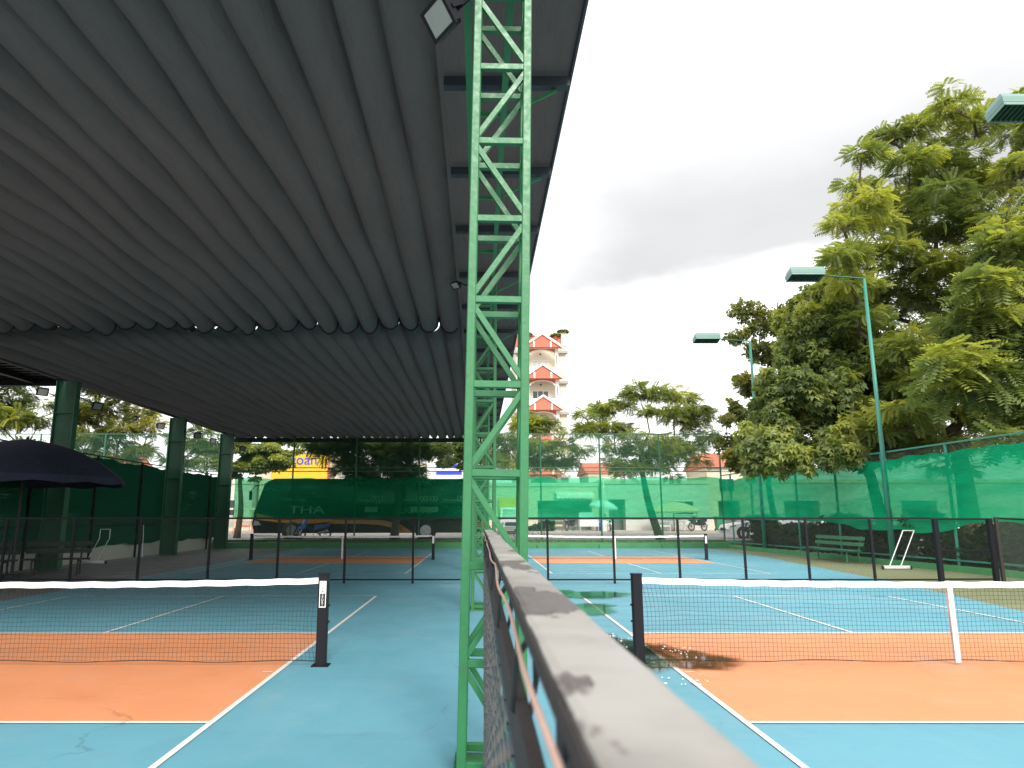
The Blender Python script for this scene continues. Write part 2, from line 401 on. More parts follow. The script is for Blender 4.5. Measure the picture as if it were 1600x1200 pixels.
# ------------------------------------------------------------------ the setting: ground, courts, road
def sheet(name, poly, z, mat, parent=None):
    return MB().add([(x, y, z) for x, y in poly], [tuple(range(len(poly)))]).build(name, mat, parent)
def rect(x0, x1, y0, y1): return [(x0, y0), (x1, y0), (x1, y1), (x0, y1)]
struct(sheet('ground', rect(-900, 900, -200, 1800), -0.06, M_earth))
struct(sheet('court_apron', rect(-13.6, -8.9, -6, 37.6), -0.010, M_concrete))
struct(sheet('olive_apron', rect(8.0, 15.6, -6, 37.6), -0.012, M_olive))
court_l = struct(sheet('court_floor', rect(-9.0, 0.06, -6, 37.0), 0.0, M_blue))
court_r = struct(sheet('court_floor', [(0.06, -6), (8.9, -6), (8.9, 11), (10.1, 17.5), (11.5, 30), (11.7, 37.0), (0.06, 37.0)], 0.0, M_blue))
LW = 0.05
def markings(parent, cx, ynet):
    x0, x1 = cx - 3.05, cx + 3.05
    sheet('kitchen_zone', rect(x0, x1, ynet - 2.13, ynet + 2.13), 0.004, M_orange, parent)
    def ln(n, a, b, c, d): sheet(n, rect(a, b, c, d), 0.008, M_line, parent)
    for x in (x0, x1): ln('sideline', x - LW / 2, x + LW / 2, ynet - 6.7, ynet + 6.7)
    for s in (-1, 1):
        ln('baseline', x0 + LW / 2, x1 - LW / 2, ynet + s * 6.7 - LW / 2, ynet + s * 6.7 + LW / 2)
        ln('kitchen_line', x0 + LW / 2, x1 - LW / 2, ynet + s * 2.13 - LW / 2, ynet + s * 2.13 + LW / 2)
        a, b = sorted((ynet + s * (2.13 + LW / 2), ynet + s * (6.7 - LW / 2)))
        ln('centre_line', cx - LW / 2, cx + LW / 2, a, b)
    for s in (-1, 1):
        ln('net_tick', cx + s * 3.0 - 0.1 * (s > 0), cx + s * 3.0 + 0.1 * (s < 0), ynet - 0.35, ynet - 0.32)
YN1, YN2, CX = 7.92, 27.0, 5.1
for c, sg in ((court_l, -1), (court_r, 1)):
    for yn in (YN1, YN2): markings(c, sg * CX, yn)
# kerbs
kb = MB().box((-13.5, 37.25, -0.06), (13.0, 37.6, 0.27)).build('kerb', M_kerb); struct(kb)
for x in (-9.97, -6.58, -3.19, 0.1, 3.32, 6.51, 9.73, 12.75):
    MB().box((x - 0.3, 37.12, -0.05), (x + 0.3, 37.248, 0.20)).build('kerb_block', M_kerb, kb)
def fence_x(y): return 13.05 + (38.0 - y) * (1.3 / 19.0)
mb = MB(); y0, y1 = 5.0, 37.2
mb.prism([(fence_x(y0) - 0.32, y0), (fence_x(y0) + 0.1, y0), (fence_x(y1) + 0.1, y1), (fence_x(y1) - 0.32, y1)], -0.06, 0.15, 2)
struct(mb.build('side_kerb', M_kerb))
struct(MB().box((-200, 37.62, -0.05), (200, 38.9, 0.24)).build('verge', paint('verge_grass', (0.08, 0.15, 0.03), 0.9, 0.35, 3.0)))
struct(MB().box((-200, 38.9, -0.05), (200, 56.0, 0.33)).build('road', M_road))
struct(MB().box((-200, 56.0, -0.05), (200, 64, 0.50)).build('sidewalk', M_walk))
struct(MB().box((15.7, -20, -0.05), (120, 37.6, 0.12)).build('planting_bed', M_earth))

# grass tufts along the rear verge
def grass():
    rng = np.random.default_rng(5); n = 9000
    x = rng.uniform(-30, 22, n); y = rng.uniform(37.64, 38.8, n); h = rng.uniform(0.06, 0.2, n); a = rng.uniform(0, 6.28, n)
    dx = np.cos(a) * 0.03; dy = np.sin(a) * 0.03; lx = rng.normal(0, 0.06, n); ly = rng.normal(0, 0.06, n)
    z = np.full(n, 0.23)
    v = np.stack([np.stack([x - dx, y - dy, z], 1), np.stack([x + dx, y + dy, z], 1), np.stack([x + lx, y + ly, z + h], 1)], 1).reshape(-1, 3)
    me = bpy.data.meshes.new('grass'); me.from_pydata(v.tolist(), [], np.arange(3 * n).reshape(-1, 3).tolist())
    me.materials.append(paint('grass_blade', (0.12, 0.24, 0.04), 0.7, 0.4, 8.0)); o = link('grass', me, kind='stuff')
    tag(o, 'thin green grass strip growing behind the rear green kerb', 'grass')
grass()

# ------------------------------------------------------------------ pickleball nets
def text_mesh(name, s, size, mat, extrude=0.0015):
    cu = bpy.data.curves.new(name, 'FONT'); cu.body = s; cu.size = size; cu.align_x = 'CENTER'; cu.align_y = 'CENTER'; cu.extrude = extrude
    tmp = bpy.data.objects.new(name, cu); col.objects.link(tmp)
    dg = bpy.context.evaluated_depsgraph_get(); me = bpy.data.meshes.new_from_object(tmp.evaluated_get(dg))
    bpy.data.objects.remove(tmp); me.materials.clear(); me.materials.append(mat); me.name = name
    return me
def upright(o, loc, rz=0.0): o.location = loc; o.rotation_euler = (math.pi / 2, 0, rz); return o
HALF = 3.4
def tape_z(x): return 0.905 - 0.045 * (1 - (x / HALF) ** 2)
def make_net():
    t = thing('court_net', '', 'net')
    for s in (-1, 1):
        m = MB().bev((s * HALF - 0.055, -0.045, 0.0), (s * HALF + 0.055, 0.045, 0.935), 0.012)
        m.bev((s * HALF - 0.06, -0.05, 0.935), (s * HALF + 0.06, 0.05, 0.95), 0.012)
        p = m.build('post', M_black, t)
        MB().box((s * HALF - 0.09, -0.08, 0.0), (s * HALF + 0.09, 0.08, 0.012)).build('base_plate', M_black, p)
        for z in (0.45, 0.62): MB().tube((s * (HALF + 0.05), 0, z), (s * (HALF + 0.075), 0, z), 0.012, n=8).build('hook', M_black, p)
    X = HALF - 0.06
    rng = random.Random(3)
    m = MB(); n = 60
    def tp(th, off): return [(-X + 2 * X * i / n, off, tape_z(-X + 2 * X * i / n) + th + 0.004 * math.sin(i * 1.7)) for i in range(n + 1)]
    for off, sgn in ((-0.012, 1), (0.012, -1)):
        a = tp(0.0, off); b = tp(-0.062, off * 1.3); o = len(m.v)
        m.v += a + b
        for i in range(n):
            f = [o + i, o + n + 1 + i, o + n + 2 + i, o + i + 1]
            m.f.append(f if sgn > 0 else f[::-1]); m.m.append(0)
    o2 = n * 2 + 2
    for i in range(n): m.f.append([i, i + 1, o2 + i + 1, o2 + i]); m.m.append(0)
    m.build('headband', M_tape, t, True)
    m = MB(); xs = np.arange(-X, X + 0.001, 0.046)
    for i, x in enumerate(xs):
        edge = max(0.0, 1 - (X - abs(x)) / 0.5)
        pts = []
        for k in range(8):
            f = k / 7; z = 0.045 + (tape_z(x) - 0.058 - 0.045) * f
            pull = -math.copysign(0.05 * edge * math.sin(f * math.pi), x)
            pts.append((x + pull + rng.uniform(-.003, .003), rng.uniform(-.003, .003), z))
        m.path(pts, 0.0017, 3, False)
    for j in range(17):
        f = j / 17; pts = []
        for i in range(61):
            x = -X + 2 * X * i / 60; edge = max(0.0, 1 - (X - abs(x)) / 0.45)
            z = 0.045 + (tape_z(x) - 0.058 - 0.045) * f - 0.02 * edge * (1 - abs(2 * f - 1)) + 0.004 * math.sin(i * 0.9 + j)
            pts.append((x, rng.uniform(-.003, .003), z))
        m.path(pts, 0.0017, 3, False)
    m.build('mesh', M_string, t, kind='stuff')
    m = MB(); m.path([(-X + 2 * X * i / 40, 0, 0.045 + 0.012 * math.sin(i * 0.7)) for i in range(41)], 0.004, 5); m.build('bottom_cord', M_string, t)
    MB().box((-0.027, -0.022, 0.03), (0.027, 0.022, tape_z(0) + 0.006)).build('centre_strap', M_tape, t)
    for s in (-1, 1):
        m = MB(); z0 = tape_z(X) - 0.02
        m.path([(s * (X + 0.0), 0, z0), (s * (X + 0.03), 0, z0 + 0.005)], 0.006, 6)
        m.build('cable', M_galv, t)
    return t
net0 = make_net()
net0['label'] = 'net across the near left court, lettered plate on its black post'
net0['group'] = 'pickleball nets'
nets = [net0]
for i in range(3):
    n_ = copy_tree(net0); nets.append(n_)
nets[0].location = (-CX + 0.02, YN1, 0); nets[1].location = (CX + 0.02, YN1 + 0.03, 0)
nets[2].location = (-CX, YN2, 0); nets[3].location = (CX, YN2, 0)
nets[1]['label'] = 'net across the near right court, plain post beside the puddle'
nets[2]['label'] = 'far net under the canopy in front of the parked coach'
nets[3]['label'] = 'far net in the open, before the rear green netting on the right'
def plate(n, x):
    m = MB().box((x - 0.036, -0.052, 0.60), (x + 0.036, -0.046, 0.875)); pl = m.build('label_plate', M_white, n)
    m = MB().box((x - 0.027, -0.0545, 0.612), (x + 0.027, -0.0522, 0.745)); m.build('label_panel', M_black, pl)
    for i, ch in enumerate('VIFA'):
        upright(link('letter', text_mesh('letter', ch, 0.036, M_black), pl), (x, -0.0535, 0.858 - i * 0.030))
    for i, ch in enumerate('SPORT'):
        upright(link('letter', text_mesh('letter', ch, 0.033, M_white), pl), (x, -0.056, 0.731 - i * 0.0262))
plate(nets[0], HALF)
for o in list(bpy.data.objects):
    if o.parent == nets[0] and o.name.startswith('centre_strap'): bpy.data.objects.remove(o)
for n_ in (nets[2], nets[3]):
    MB().box((HALF - 0.036, -0.052, 0.60), (HALF + 0.036, -0.046, 0.875)).build('label_plate', M_white, n_)

# ------------------------------------------------------------------ dividing fence by the camera
def divider():
    t = thing('divider_fence', 'low chain link divider with flaking grey rail running to the nearest truss column', 'fence', (0.06, 2.3, 0))
    y0, y1 = -2.6, 2.22
    m = MB(); n = 120; prof = [(-0.0235, -0.001), (-0.019, 0.0), (0.023, 0.0), (0.0275, -0.003), (0.0275, -0.014), (-0.0235, -0.014)]
    rg = random.Random(8); vs = []
    for i in range(n + 1):
        y = y0 + (y1 - y0) * i / n
        for (x, z) in prof: vs.append((x + rg.uniform(-.0006, .0006), y, 1.475 + z + 0.0012 * math.sin(y * 2.1) + rg.uniform(-.0005, .0005)))
    k = len(prof)
    m.add(vs, [(i*k+j, i*k+(j+1) % k, (i+1)*k+(j+1) % k, (i+1)*k+j) for i in range(n) for j in range(k)] + [tuple(range(k)), tuple(range(n*k+k-1, n*k-1, -1))])
    m.f = [f[::-1] for f in m.f]
    rail = m.build('top_rail', M_rail, t)
    MB().box((-0.0255, y0, 1.4600), (-0.0237, y1, 1.4725)).build('rail_edge', M_rust, rail)
    m = MB(); m.bar((-0.026, y0, 1.383), (-0.026, y1, 1.383), 0.010, 0.05); m.build('frame_bar', M_rust, t)
    m = MB(); m.bar((-0.028, y0, 0.08), (-0.028, y1, 0.08), 0.02, 0.03); m.build('frame_bar', M_rust, t)
    for y in (-1.9, 0.75, 2.17):
        MB().bar((0.0, y, 0.0), (0.0, y, 1.445), 0.035 if y < 2 else 0.04).build('post', M_black, t)
    for y in (-2.0, -1.72, -1.28, -0.75, -0.1, 0.5, 1.1, 1.7):
        m = MB(); m.path([(-0.018, y, 1.461), (-0.030, y + 0.01, 1.44), (-0.033, y + 0.02, 1.40), (-0.02, y + 0.03, 1.385), (-0.014, y + 0.02, 1.42), (-0.016, y, 1.461)], 0.0026, 6)
        m.build('tie', M_dark, t)
    m = MB(); dy, dz = 0.046, 0.046; i = 0; y = y0 + 0.75
    rr = random.Random(2)
    while y < y1 - 0.03:
        pts = []; k = 0; z = 1.355
        while z > 0.09:
            e = (k + i) % 2
            pts.append((-0.028 + (0.003 if e else -0.003) + rr.uniform(-.0015, .0015), y + (dy if e else 0) + rr.uniform(-.002, .002), z)); z -= dz; k += 1
        m.path(pts, 0.0017, 4, False); y += dy; i += 1
    m.build('chain_link_mesh', M_meshwire, t, kind='stuff')
    m = MB(); pts = []
    for i in range(90):
        y = y0 + (y1 - y0) * i / 89
        pts.append((-0.0295 - 0.002 * math.sin(y * 9), y, 1.4545 + 0.003 * math.sin(y * 5.3) + 0.003 * math.sin(y * 11.7)))
    m.path(pts, 0.0019, 6); m.build('cable', M_wire, t, True)
divider()

# ------------------------------------------------------------------ truss columns
S, CH = 0.20, 0.058
ZL = [0.07 + 0.588 * k for k in range(10)]
def col_meshes():
    d = {}
    d['chord'] = MB().bev((-CH/2, -CH/2, 0), (CH/2, CH/2, 5.86), 0.006).mesh('chord', M_green)
    L = 2 * S - CH
    d['strut'] = MB().bev((-L/2, -0.022, -0.024), (L/2, 0.022, 0.024), 0.004, 0).mesh('strut', M_green)
    p = Vector((-L/2 - 0.003, 0, -0.588/2 + 0.035)); q = Vector((L/2 + 0.003, 0, 0.588/2 - 0.035))
    d['brace'] = MB().bar(p, q, 0.036, 0.036, (0, 1, 0)).mesh('brace', M_green)
    return d
CM = col_meshes()
def truss_column(y, label, tilt=0.0):
    t = thing('truss_column', label, 'column', (0.075, y + S, 0.0), 0, 'green lattice columns carrying the canopy edge')
    t.rotation_euler = (0, tilt, 0)
    MB().box((-0.23, -0.23, -0.02), (0.23, 0.23, 0.02)).build('base_plate', M_green, t)
    for sx in (-1, 1):
        for sy in (-1, 1):
            link('chord', CM['chord'], t, (sx * (S - CH/2 + 0.012), sy * (S - CH/2 + 0.012), 0.02))
    H = S - CH / 2 + 0.012
    for k, z in enumerate(ZL):
        for f in range(4):
            o = link('strut', CM['strut'], t); o.rotation_euler = (0, 0, f * math.pi / 2)
            o.location = (Matrix.Rotation(f * math.pi / 2, 3, 'Z') @ Vector((0, -H, z)))
            if k < len(ZL) - 1:
                b = link('brace', CM['brace'], t)
                fl = (k + f // 2 + (f % 2)) % 2
                b.rotation_euler = (0, 0, f * math.pi / 2); b.location = Matrix.Rotation(f * math.pi / 2, 3, 'Z') @ Vector((0, -H + 0.002, z + 0.294))
                if fl == 0: b.scale = (-1, 1, 1)
    return t
col_lab = ['nearest green lattice column where the divider rail ends, with a floodlight near its top',
           'second green lattice column, seen through the nearest one', 'third green lattice column back along the canopy edge',
           'fourth green lattice column back along the canopy edge', 'last green lattice column, by the rear fence']
COL_Y = [4.6, 12.4, 20.5, 28.5, 36.3]
for y, lb in zip(COL_Y, col_lab): truss_column(y, lb, 0.02 if y < 5 else 0.008)

def floodlight(label, loc, target, s=1.0, mount=None):
    t = thing('floodlight', label, 'floodlight', loc, 0, 'floodlights under the canopy')
    d = (Vector(target) - Vector(loc)).normalized(); q = d.to_track_quat('-Z', 'Y'); t.rotation_euler = q.to_euler(); t.scale = (s, s, s)
    m = MB().bev((-0.15, -0.12, -0.02), (0.15, 0.12, 0.03), 0.02)
    for i in range(7): m.box((-0.11, -0.10 + i * 0.032, 0.0302), (0.11, -0.092 + i * 0.032, 0.06))
    m.build('housing', M_black, t)
    m = MB()
    for a in ((-0.15, -0.12, 0.15, -0.095), (-0.15, 0.095, 0.15, 0.12), (-0.15, -0.095, -0.12, 0.095), (0.12, -0.095, 0.15, 0.095)): m.box((a[0], a[1], -0.034), (a[2], a[3], -0.0202))
    m.build('bezel', M_black, t)
    MB().box((-0.118, -0.093, -0.03), (0.118, 0.093, -0.0202)).build('lens', M_lens, t)
    m = MB(); m.bar((-0.16, 0, 0.0), (-0.16, 0, 0.11), 0.008, 0.03); m.bar((0.16, 0, 0.0), (0.16, 0, 0.11), 0.008, 0.03); m.bar((-0.164, 0, 0.112), (0.164, 0, 0.112), 0.03, 0.006)
    m.build('bracket', M_black, t)
    if mount is not None:
        inv = (Matrix.Translation(loc) @ q.to_matrix().to_4x4() @ Matrix.Scale(s, 4)).inverted()
        m = MB(); m.tube(inv @ Vector(mount), (0, 0, 0.112), 0.014 / s, n=8); m.build('arm', M_black, t)
    return t
floodlight('black floodlight with pale glass near the top of the nearest lattice column', (-0.28, 4.62, 5.19), (-2.4, 3.2, 3.4), 1.0, (-0.06, 4.64, 5.38))
floodlight('small floodlight on the left side of the second lattice column', (-0.42, 12.3, 5.72), (-2.5, 10.0, 2.0), 0.6, (-0.14, 12.45, 5.75))

# ------------------------------------------------------------------ fabric canopy
def canopy():
    t = thing('fabric_canopy', 'charcoal billowed fabric canopy covering the left courts', 'canopy', (0, 0, 0))
    XR, XL = -0.42, -13.25; nb = 28; wdt = (XR - XL) / nb
    def sec(name, Y0, Y1, z0, z1, seed, endsag):
        rg = random.Random(seed); sag = [rg.uniform(0.19, 0.25) for _ in range(nb)]; ph = [rg.uniform(0, 6.28) for _ in range(nb)]
        jit = [rg.uniform(-0.05, 0.05) for _ in range(nb + 1)]
        m = MB(); nu = 8; nv = 60; hem = []
        for b in range(nb):
            def fn(u, v, b=b):
                Y = Y0 + (Y1 - Y0) * v
                xa = XL + b * wdt + jit[b] * math.sin(v * 5 + b); xb = XL + (b + 1) * wdt + jit[b + 1] * math.sin(v * 5 + b + 1)
                s = sag[b] * (1 + 0.22 * math.sin(v * 17 + ph[b])) * (0.9 + endsag * abs(2 * v - 1) ** 6)
                sk = u ** (1.0 + 0.25 * math.sin(v * 9 + ph[b]))
                prof = (4 * sk * (1 - sk)) ** 0.52
                return (xa + (xb - xa) * u, Y, z0 + (z1 - z0) * v - s * prof + 0.03 * math.sin(v * 90 + ph[b] + u * 6) * u * (1 - u) * (1 - u))
            m.grid(fn, nu, nv)
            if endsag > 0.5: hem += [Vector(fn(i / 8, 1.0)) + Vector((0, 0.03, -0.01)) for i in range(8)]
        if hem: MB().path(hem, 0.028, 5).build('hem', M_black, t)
        return m.build(name, M_fabric, t, True)
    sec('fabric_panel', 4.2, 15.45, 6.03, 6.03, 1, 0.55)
    sec('fabric_panel', 15.6, 38.9, 6.03, 6.06, 2, 0.25)
    for i in range(27): MB().box((-13.2 + i * 0.472, 15.3, 6.065), (-13.2 + (i + 1) * 0.472 - 0.003, (16.02 if i in (19, 23, 25) else 16.4), 6.3)).build('joint_sky_blocker', M_black, t)  # plates added to block sky above the joint; shorter ones leave glints
    # flat strip over the columns, cantilevered past them
    def flat(u, v): return (-0.52 + (0.95 + 0.52) * u, 4.2 + 34.8 * v, 6.05 + 0.02 * math.sin(v * 60 + u * 3) * u * (1 - u) * 4 + 0.012 * math.sin(v * 19) * u)
    MB().grid(flat, 6, 150).build('edge_strip', M_fabric, t, True)
    m = MB(); m.path([(0.95, 4.2 + 34.8 * i / 40, 6.03) for i in range(41)], 0.022, 6); m.build('edge_tube', M_rafter, t, True)
    ys = [4.65, 6.55, 8.45, 10.3, 12.4, 14.4, 16.4, 18.4, 20.5, 22.5, 24.5, 26.5, 28.5, 30.5, 32.5, 34.5, 36.4, 38.4]
    for y in ys:
        MB().box((-0.36, y - 0.05, 5.89), (0.93, y + 0.05, 5.995)).build('rafter', M_rafter, t)
        m = MB(); m.bar((0.30, y + 0.02, 5.62), (0.80, y + 0.02, 5.875), 0.03, 0.03); m.build('stay', M_green, t)
    for x in (-0.09, 0.25):
        MB().box((x - 0.03, 4.3, 5.555), (x + 0.03, 38.6, 5.615)).build('eave_beam', M_green, t)
    for i, y in enumerate(ys):
        MB().box((-0.055, y - 0.02, 5.565), (0.215, y + 0.02, 5.605)).build('tie_bar', M_green, t)
        for x in (-0.09, 0.25):
            MB().box((x - 0.02, y - 0.02, 5.617), (x + 0.02, y + 0.02, 5.888)).build('upright', M_green, t)
    MB().box((-13.5, 38.45, 5.60), (-0.14, 38.62, 5.83)).build('end_beam', M_black, t)
    MB().box((-13.42, 38.62, 5.83), (-13.25, 38.8, 6.12)).build('end_bracket', M_black, t)
    MB().box((-13.42, 4.3, 5.86), (-13.30, 38.44, 6.0)).build('side_beam', M_black, t)
    m = MB(); m.path([(-13.25 + (12.83) * i / 60, 15.47, 6.03) for i in range(61)], 0.02, 6); m.build('joint_rod', M_black, t)
    return t
M_rafter = paint('rafter_steel', (0.03, 0.035, 0.045), 0.5, 0.15, 2.0)
canopy()

# ------------------------------------------------------------------ steel columns along the left side
M_colgreen_shaded = paint('column_green_shaded', (0.016, 0.085, 0.045), 0.5, 0.2, 1.5)  # web green darkened to stand in for the shade of the left bay
def steel_column(y, label):
    t = thing('steel_column', label, 'column', (-13.15, y, 0), 0, 'green steel columns on the far left')
    m = MB().box((-0.30, -0.008, 0.02), (0.30, 0.008, 5.84)); m.build('web', M_colgreen_shaded, t)
    for s in (-1, 1): MB().box((s * 0.315 - 0.015, -0.13, 0.02), (s * 0.315 + 0.015, 0.13, 5.84)).build('flange', M_dkgreen, t)  # flanges also take a darker green in place of shade
    for z in (1.6, 3.2, 4.8): MB().box((-0.299, -0.12, z), (0.299, -0.009, z + 0.012)).build('stiffener', M_green, t)
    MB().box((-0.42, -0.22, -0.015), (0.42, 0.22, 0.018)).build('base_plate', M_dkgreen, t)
for y, lb in ((22.2, 'steel column behind the dark parasol, nearest of the left row'), (30.6, 'middle steel column of the left row'), (36.7, 'farthest steel column of the left row, at the end beam')):
    steel_column(y, lb)
k = 0
for y, nm in ((22.2, 'nearest'), (30.6, 'middle'), (36.7, 'farthest')):
    floodlight('black floodlight on the court side of the %s left steel column' % nm, (-12.55, y + 0.7, 5.15), (-6, y - 4, 1), 1.1, (-12.83, y - 0.05, 5.35))
    floodlight('black floodlight on the outer side of the %s left steel column' % nm, (-13.75, y - 0.35, 5.45), (-8, y - 6, 1), 1.1, (-13.47, y - 0.05, 5.35))

# ------------------------------------------------------------------ low cross fences
def cross_fence(label, xs, y, x0, x1, gate=None):
    t = thing('cross_fence', label, 'fence', ((x0 + x1) / 2, y, 0), 0, 'low black fences between near and far courts')
    c = (x0 + x1) / 2
    for x in xs: MB().bar((x - c, 0, -0.005), (x - c, 0, 1.505), 0.05).build('post', M_black, t)
    MB().bar((x0 - c, 0, 1.53), (x1 - c, 0, 1.53), 0.045).build('top_rail', M_black, t)
    MB().bar((x0 - c, -0.002, 0.09), (x1 - c, -0.002, 0.09), 0.035).build('bottom_rail', M_black, t)
    panel('chain_link_mesh', M_link_d, t, (x0 - c, 0.03), (x1 - c, 0.03), 0.1, 1.5)
    return t
cross_fence('low black cross fence under the canopy behind the near left court', [-13.05, -11.44, -9.79, -8.17, -6.49, -4.83, -3.22, -1.58], 17.4, -13.2, -0.3)
cross_fence('low black cross fence behind the near right court', [1.66, 3.25, 4.82, 6.40, 7.92, 9.48, 0.35], 17.4, 0.3, 10.97)
def gate():
    t = thing('fence_gate', 'dark gate with heavy posts at the right end of the cross fence', 'gate', (11.72, 17.4, 0))
    for x in (-0.66, 0.66): MB().bev((x - 0.055, -0.055, -0.005), (x + 0.055, 0.055, 1.53), 0.008).build('post', M_black, t)
    MB().bar((0.86, 0.05, -0.005), (0.86, 0.05, 1.56), 0.07).build('post', M_rust, t)
    MB().bar((-0.6, 0, 1.51), (0.6, 0, 1.51), 0.045).build('top_rail', M_black, t)
    MB().bar((-0.6, 0, 0.77), (0.6, 0, 0.77), 0.035).build('middle_rail', M_black, t)
    MB().bar((-0.6, 0, 0.10), (0.6, 0, 0.10), 0.035).build('bottom_rail', M_black, t)
    panel('chain_link_mesh', M_link_d, t, (-0.6, 0.03), (0.6, 0.03), 0.1, 1.5)
    panel('chain_link_mesh', M_link_s, t, (0.9, 0.06), (2.5, 0.06), 0.05, 1.5)
    m = MB(); m.bar((0.9, 0.06, 1.53), (2.5, 0.06, 1.45), 0.04); m.build('side_rail', M_black, t)
    MB().bar((2.5, 0.06, -0.01), (2.5, 0.06, 1.47), 0.05).build('post', M_black, t)
gate()

# ------------------------------------------------------------------ tall perimeter fences and shade netting
def wavy_net(name, mat, label, p0, p1, z0, z1, seed, amp=0.05, nu=160, nv=24, sags=(), off=(0, 0)):
    rg = random.Random(seed); P0 = Vector((*p0, 0)); P1 = Vector((*p1, 0)); d = P1 - P0; L = d.length; nrm = Vector((d.y, -d.x, 0)).normalized()
    ph = [rg.uniform(0, 6.28) for _ in range(8)]
    def fn(u, v):
        s = u * L
        top = z1 + 0.03 * math.sin(s * 2.1 + ph[0]) + 0.02 * math.sin(s * 5.3 + ph[1]) - 0.05 * abs(math.sin(s * math.pi / 3.2))
        bot = z0 + 0.03 * math.sin(s * 1.7 + ph[2]) + 0.02 * math.sin(s * 4.1)
        for c, w, dp in sags: bot -= dp * math.exp(-((s - c) / w) ** 2)
        z = bot + (top - bot) * v
        w = amp * (math.sin(z * 7 + s * 0.6 + ph[3]) * 0.35 + math.sin(z * 15 - s * 1.3 + 2 * math.sin(s * 0.9) + ph[4]) * 0.3 + math.sin(s * 1.9 + z * 2 + ph[5]) * 0.5 + math.sin(s * 6.1 + z * 9 + ph[6]) * 0.12)
        p = P0 + d * u + nrm * (w + 0.06)
        return (p.x, p.y, z)
    o = MB().grid(fn, nu, nv).build(name, mat, None, True)
    return tag(o, label, 'netting', 'green shade netting on the fences')

RY = 38.0
def rear_fence():
    t = thing('perimeter_fence', 'tall green chain link fence across the back of the courts', 'fence', (0, RY, 0))
    xs = [-27.2, -23.7, -20.2, -16.8, -13.37, -9.97, -6.58, -3.19, 0.1, 3.32, 6.51, 9.73, 12.98]
    for x in xs: MB().tube((x, 0, 0.2), (x, 0, 6.0), 0.045, n=8).build('post', M_dkgreen, t)
    for z, w in ((5.99, 0.05), (4.17, 0.045), (3.98, 0.045), (0.36, 0.05)):
        MB().bar((xs[0], 0.0, z), (xs[-1], 0.0, z), w).build('rail', M_dkgreen, t)
    for a, b in zip(xs, xs[1:]): panel('chain_link_mesh', M_link_g, t, (a, 0.03), (b, 0.03), 0.25, 5.97)
rear_fence()
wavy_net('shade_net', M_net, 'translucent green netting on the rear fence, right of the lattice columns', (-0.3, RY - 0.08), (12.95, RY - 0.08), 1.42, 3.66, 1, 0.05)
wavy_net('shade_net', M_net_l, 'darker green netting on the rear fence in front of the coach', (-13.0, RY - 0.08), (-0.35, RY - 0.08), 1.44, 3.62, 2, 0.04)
def side_fence():
    t = thing('perimeter_fence', 'green side fence along the right edge, hung with netting under the trees', 'fence', (fence_x(RY), RY, 0))
    bx, by = fence_x(RY), RY
    ys = [37.0, 33.6, 30.4, 27.4, 24.5, 21.4, 18.4, 15.4, 12.4]
    for y in ys: MB().tube((fence_x(y) - bx, y - by, 0.1), (fence_x(y) - bx, y - by, 3.78), 0.045, n=8).build('post', M_teal, t)
    for z in (3.76, 1.45, 0.30):
        MB().bar((fence_x(RY) - bx, 0, z), (fence_x(11) - bx, 11 - by, z), 0.05).build('rail', M_teal, t)
    ye = [RY] + ys
    for a, b in zip(ye, ye[1:]): panel('chain_link_mesh', M_link_s, t, (fence_x(a) - bx + 0.05, a - by), (fence_x(b) - bx + 0.05, b - by), 0.15, 3.75)
side_fence()
wavy_net('shade_net', M_net_r, 'dense green netting along the right side fence below the trees', (fence_x(37.9) - 0.06, 37.9), (fence_x(11.0) - 0.06, 11.0), 1.45, 3.52, 3, 0.07, 260, 26, ((12.5, 2.2, 0.3), (15.5, 1.6, 0.33), (23.5, 3.0, 0.45)))
def left_fence():
    t = thing('perimeter_fence', 'dark side fence behind the left steel columns', 'fence', (-13.75, 27, 0))
    ys = [18.0, 21.8, 25.5, 28.9, 32.6, 36.4, 37.9]
    for y in ys: MB().bar((0, y - 27, -0.02), (0, y - 27, 3.75), 0.07).build('post', M_black, t)
    for z in (3.74, 1.26): MB().bar((0, 17.5 - 27, z), (0, 10.95, z), 0.04).build('rail', M_black, t)
left_fence()
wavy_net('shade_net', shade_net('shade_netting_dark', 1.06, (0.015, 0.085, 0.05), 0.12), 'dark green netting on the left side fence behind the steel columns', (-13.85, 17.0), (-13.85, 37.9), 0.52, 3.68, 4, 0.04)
w = MB().box((-14.25, 14.0, -0.03), (-14.0, 37.9, 0.55)).build('low_wall', M_pale); tag(w, 'low pale wall under the dark netting on the far left', 'wall')
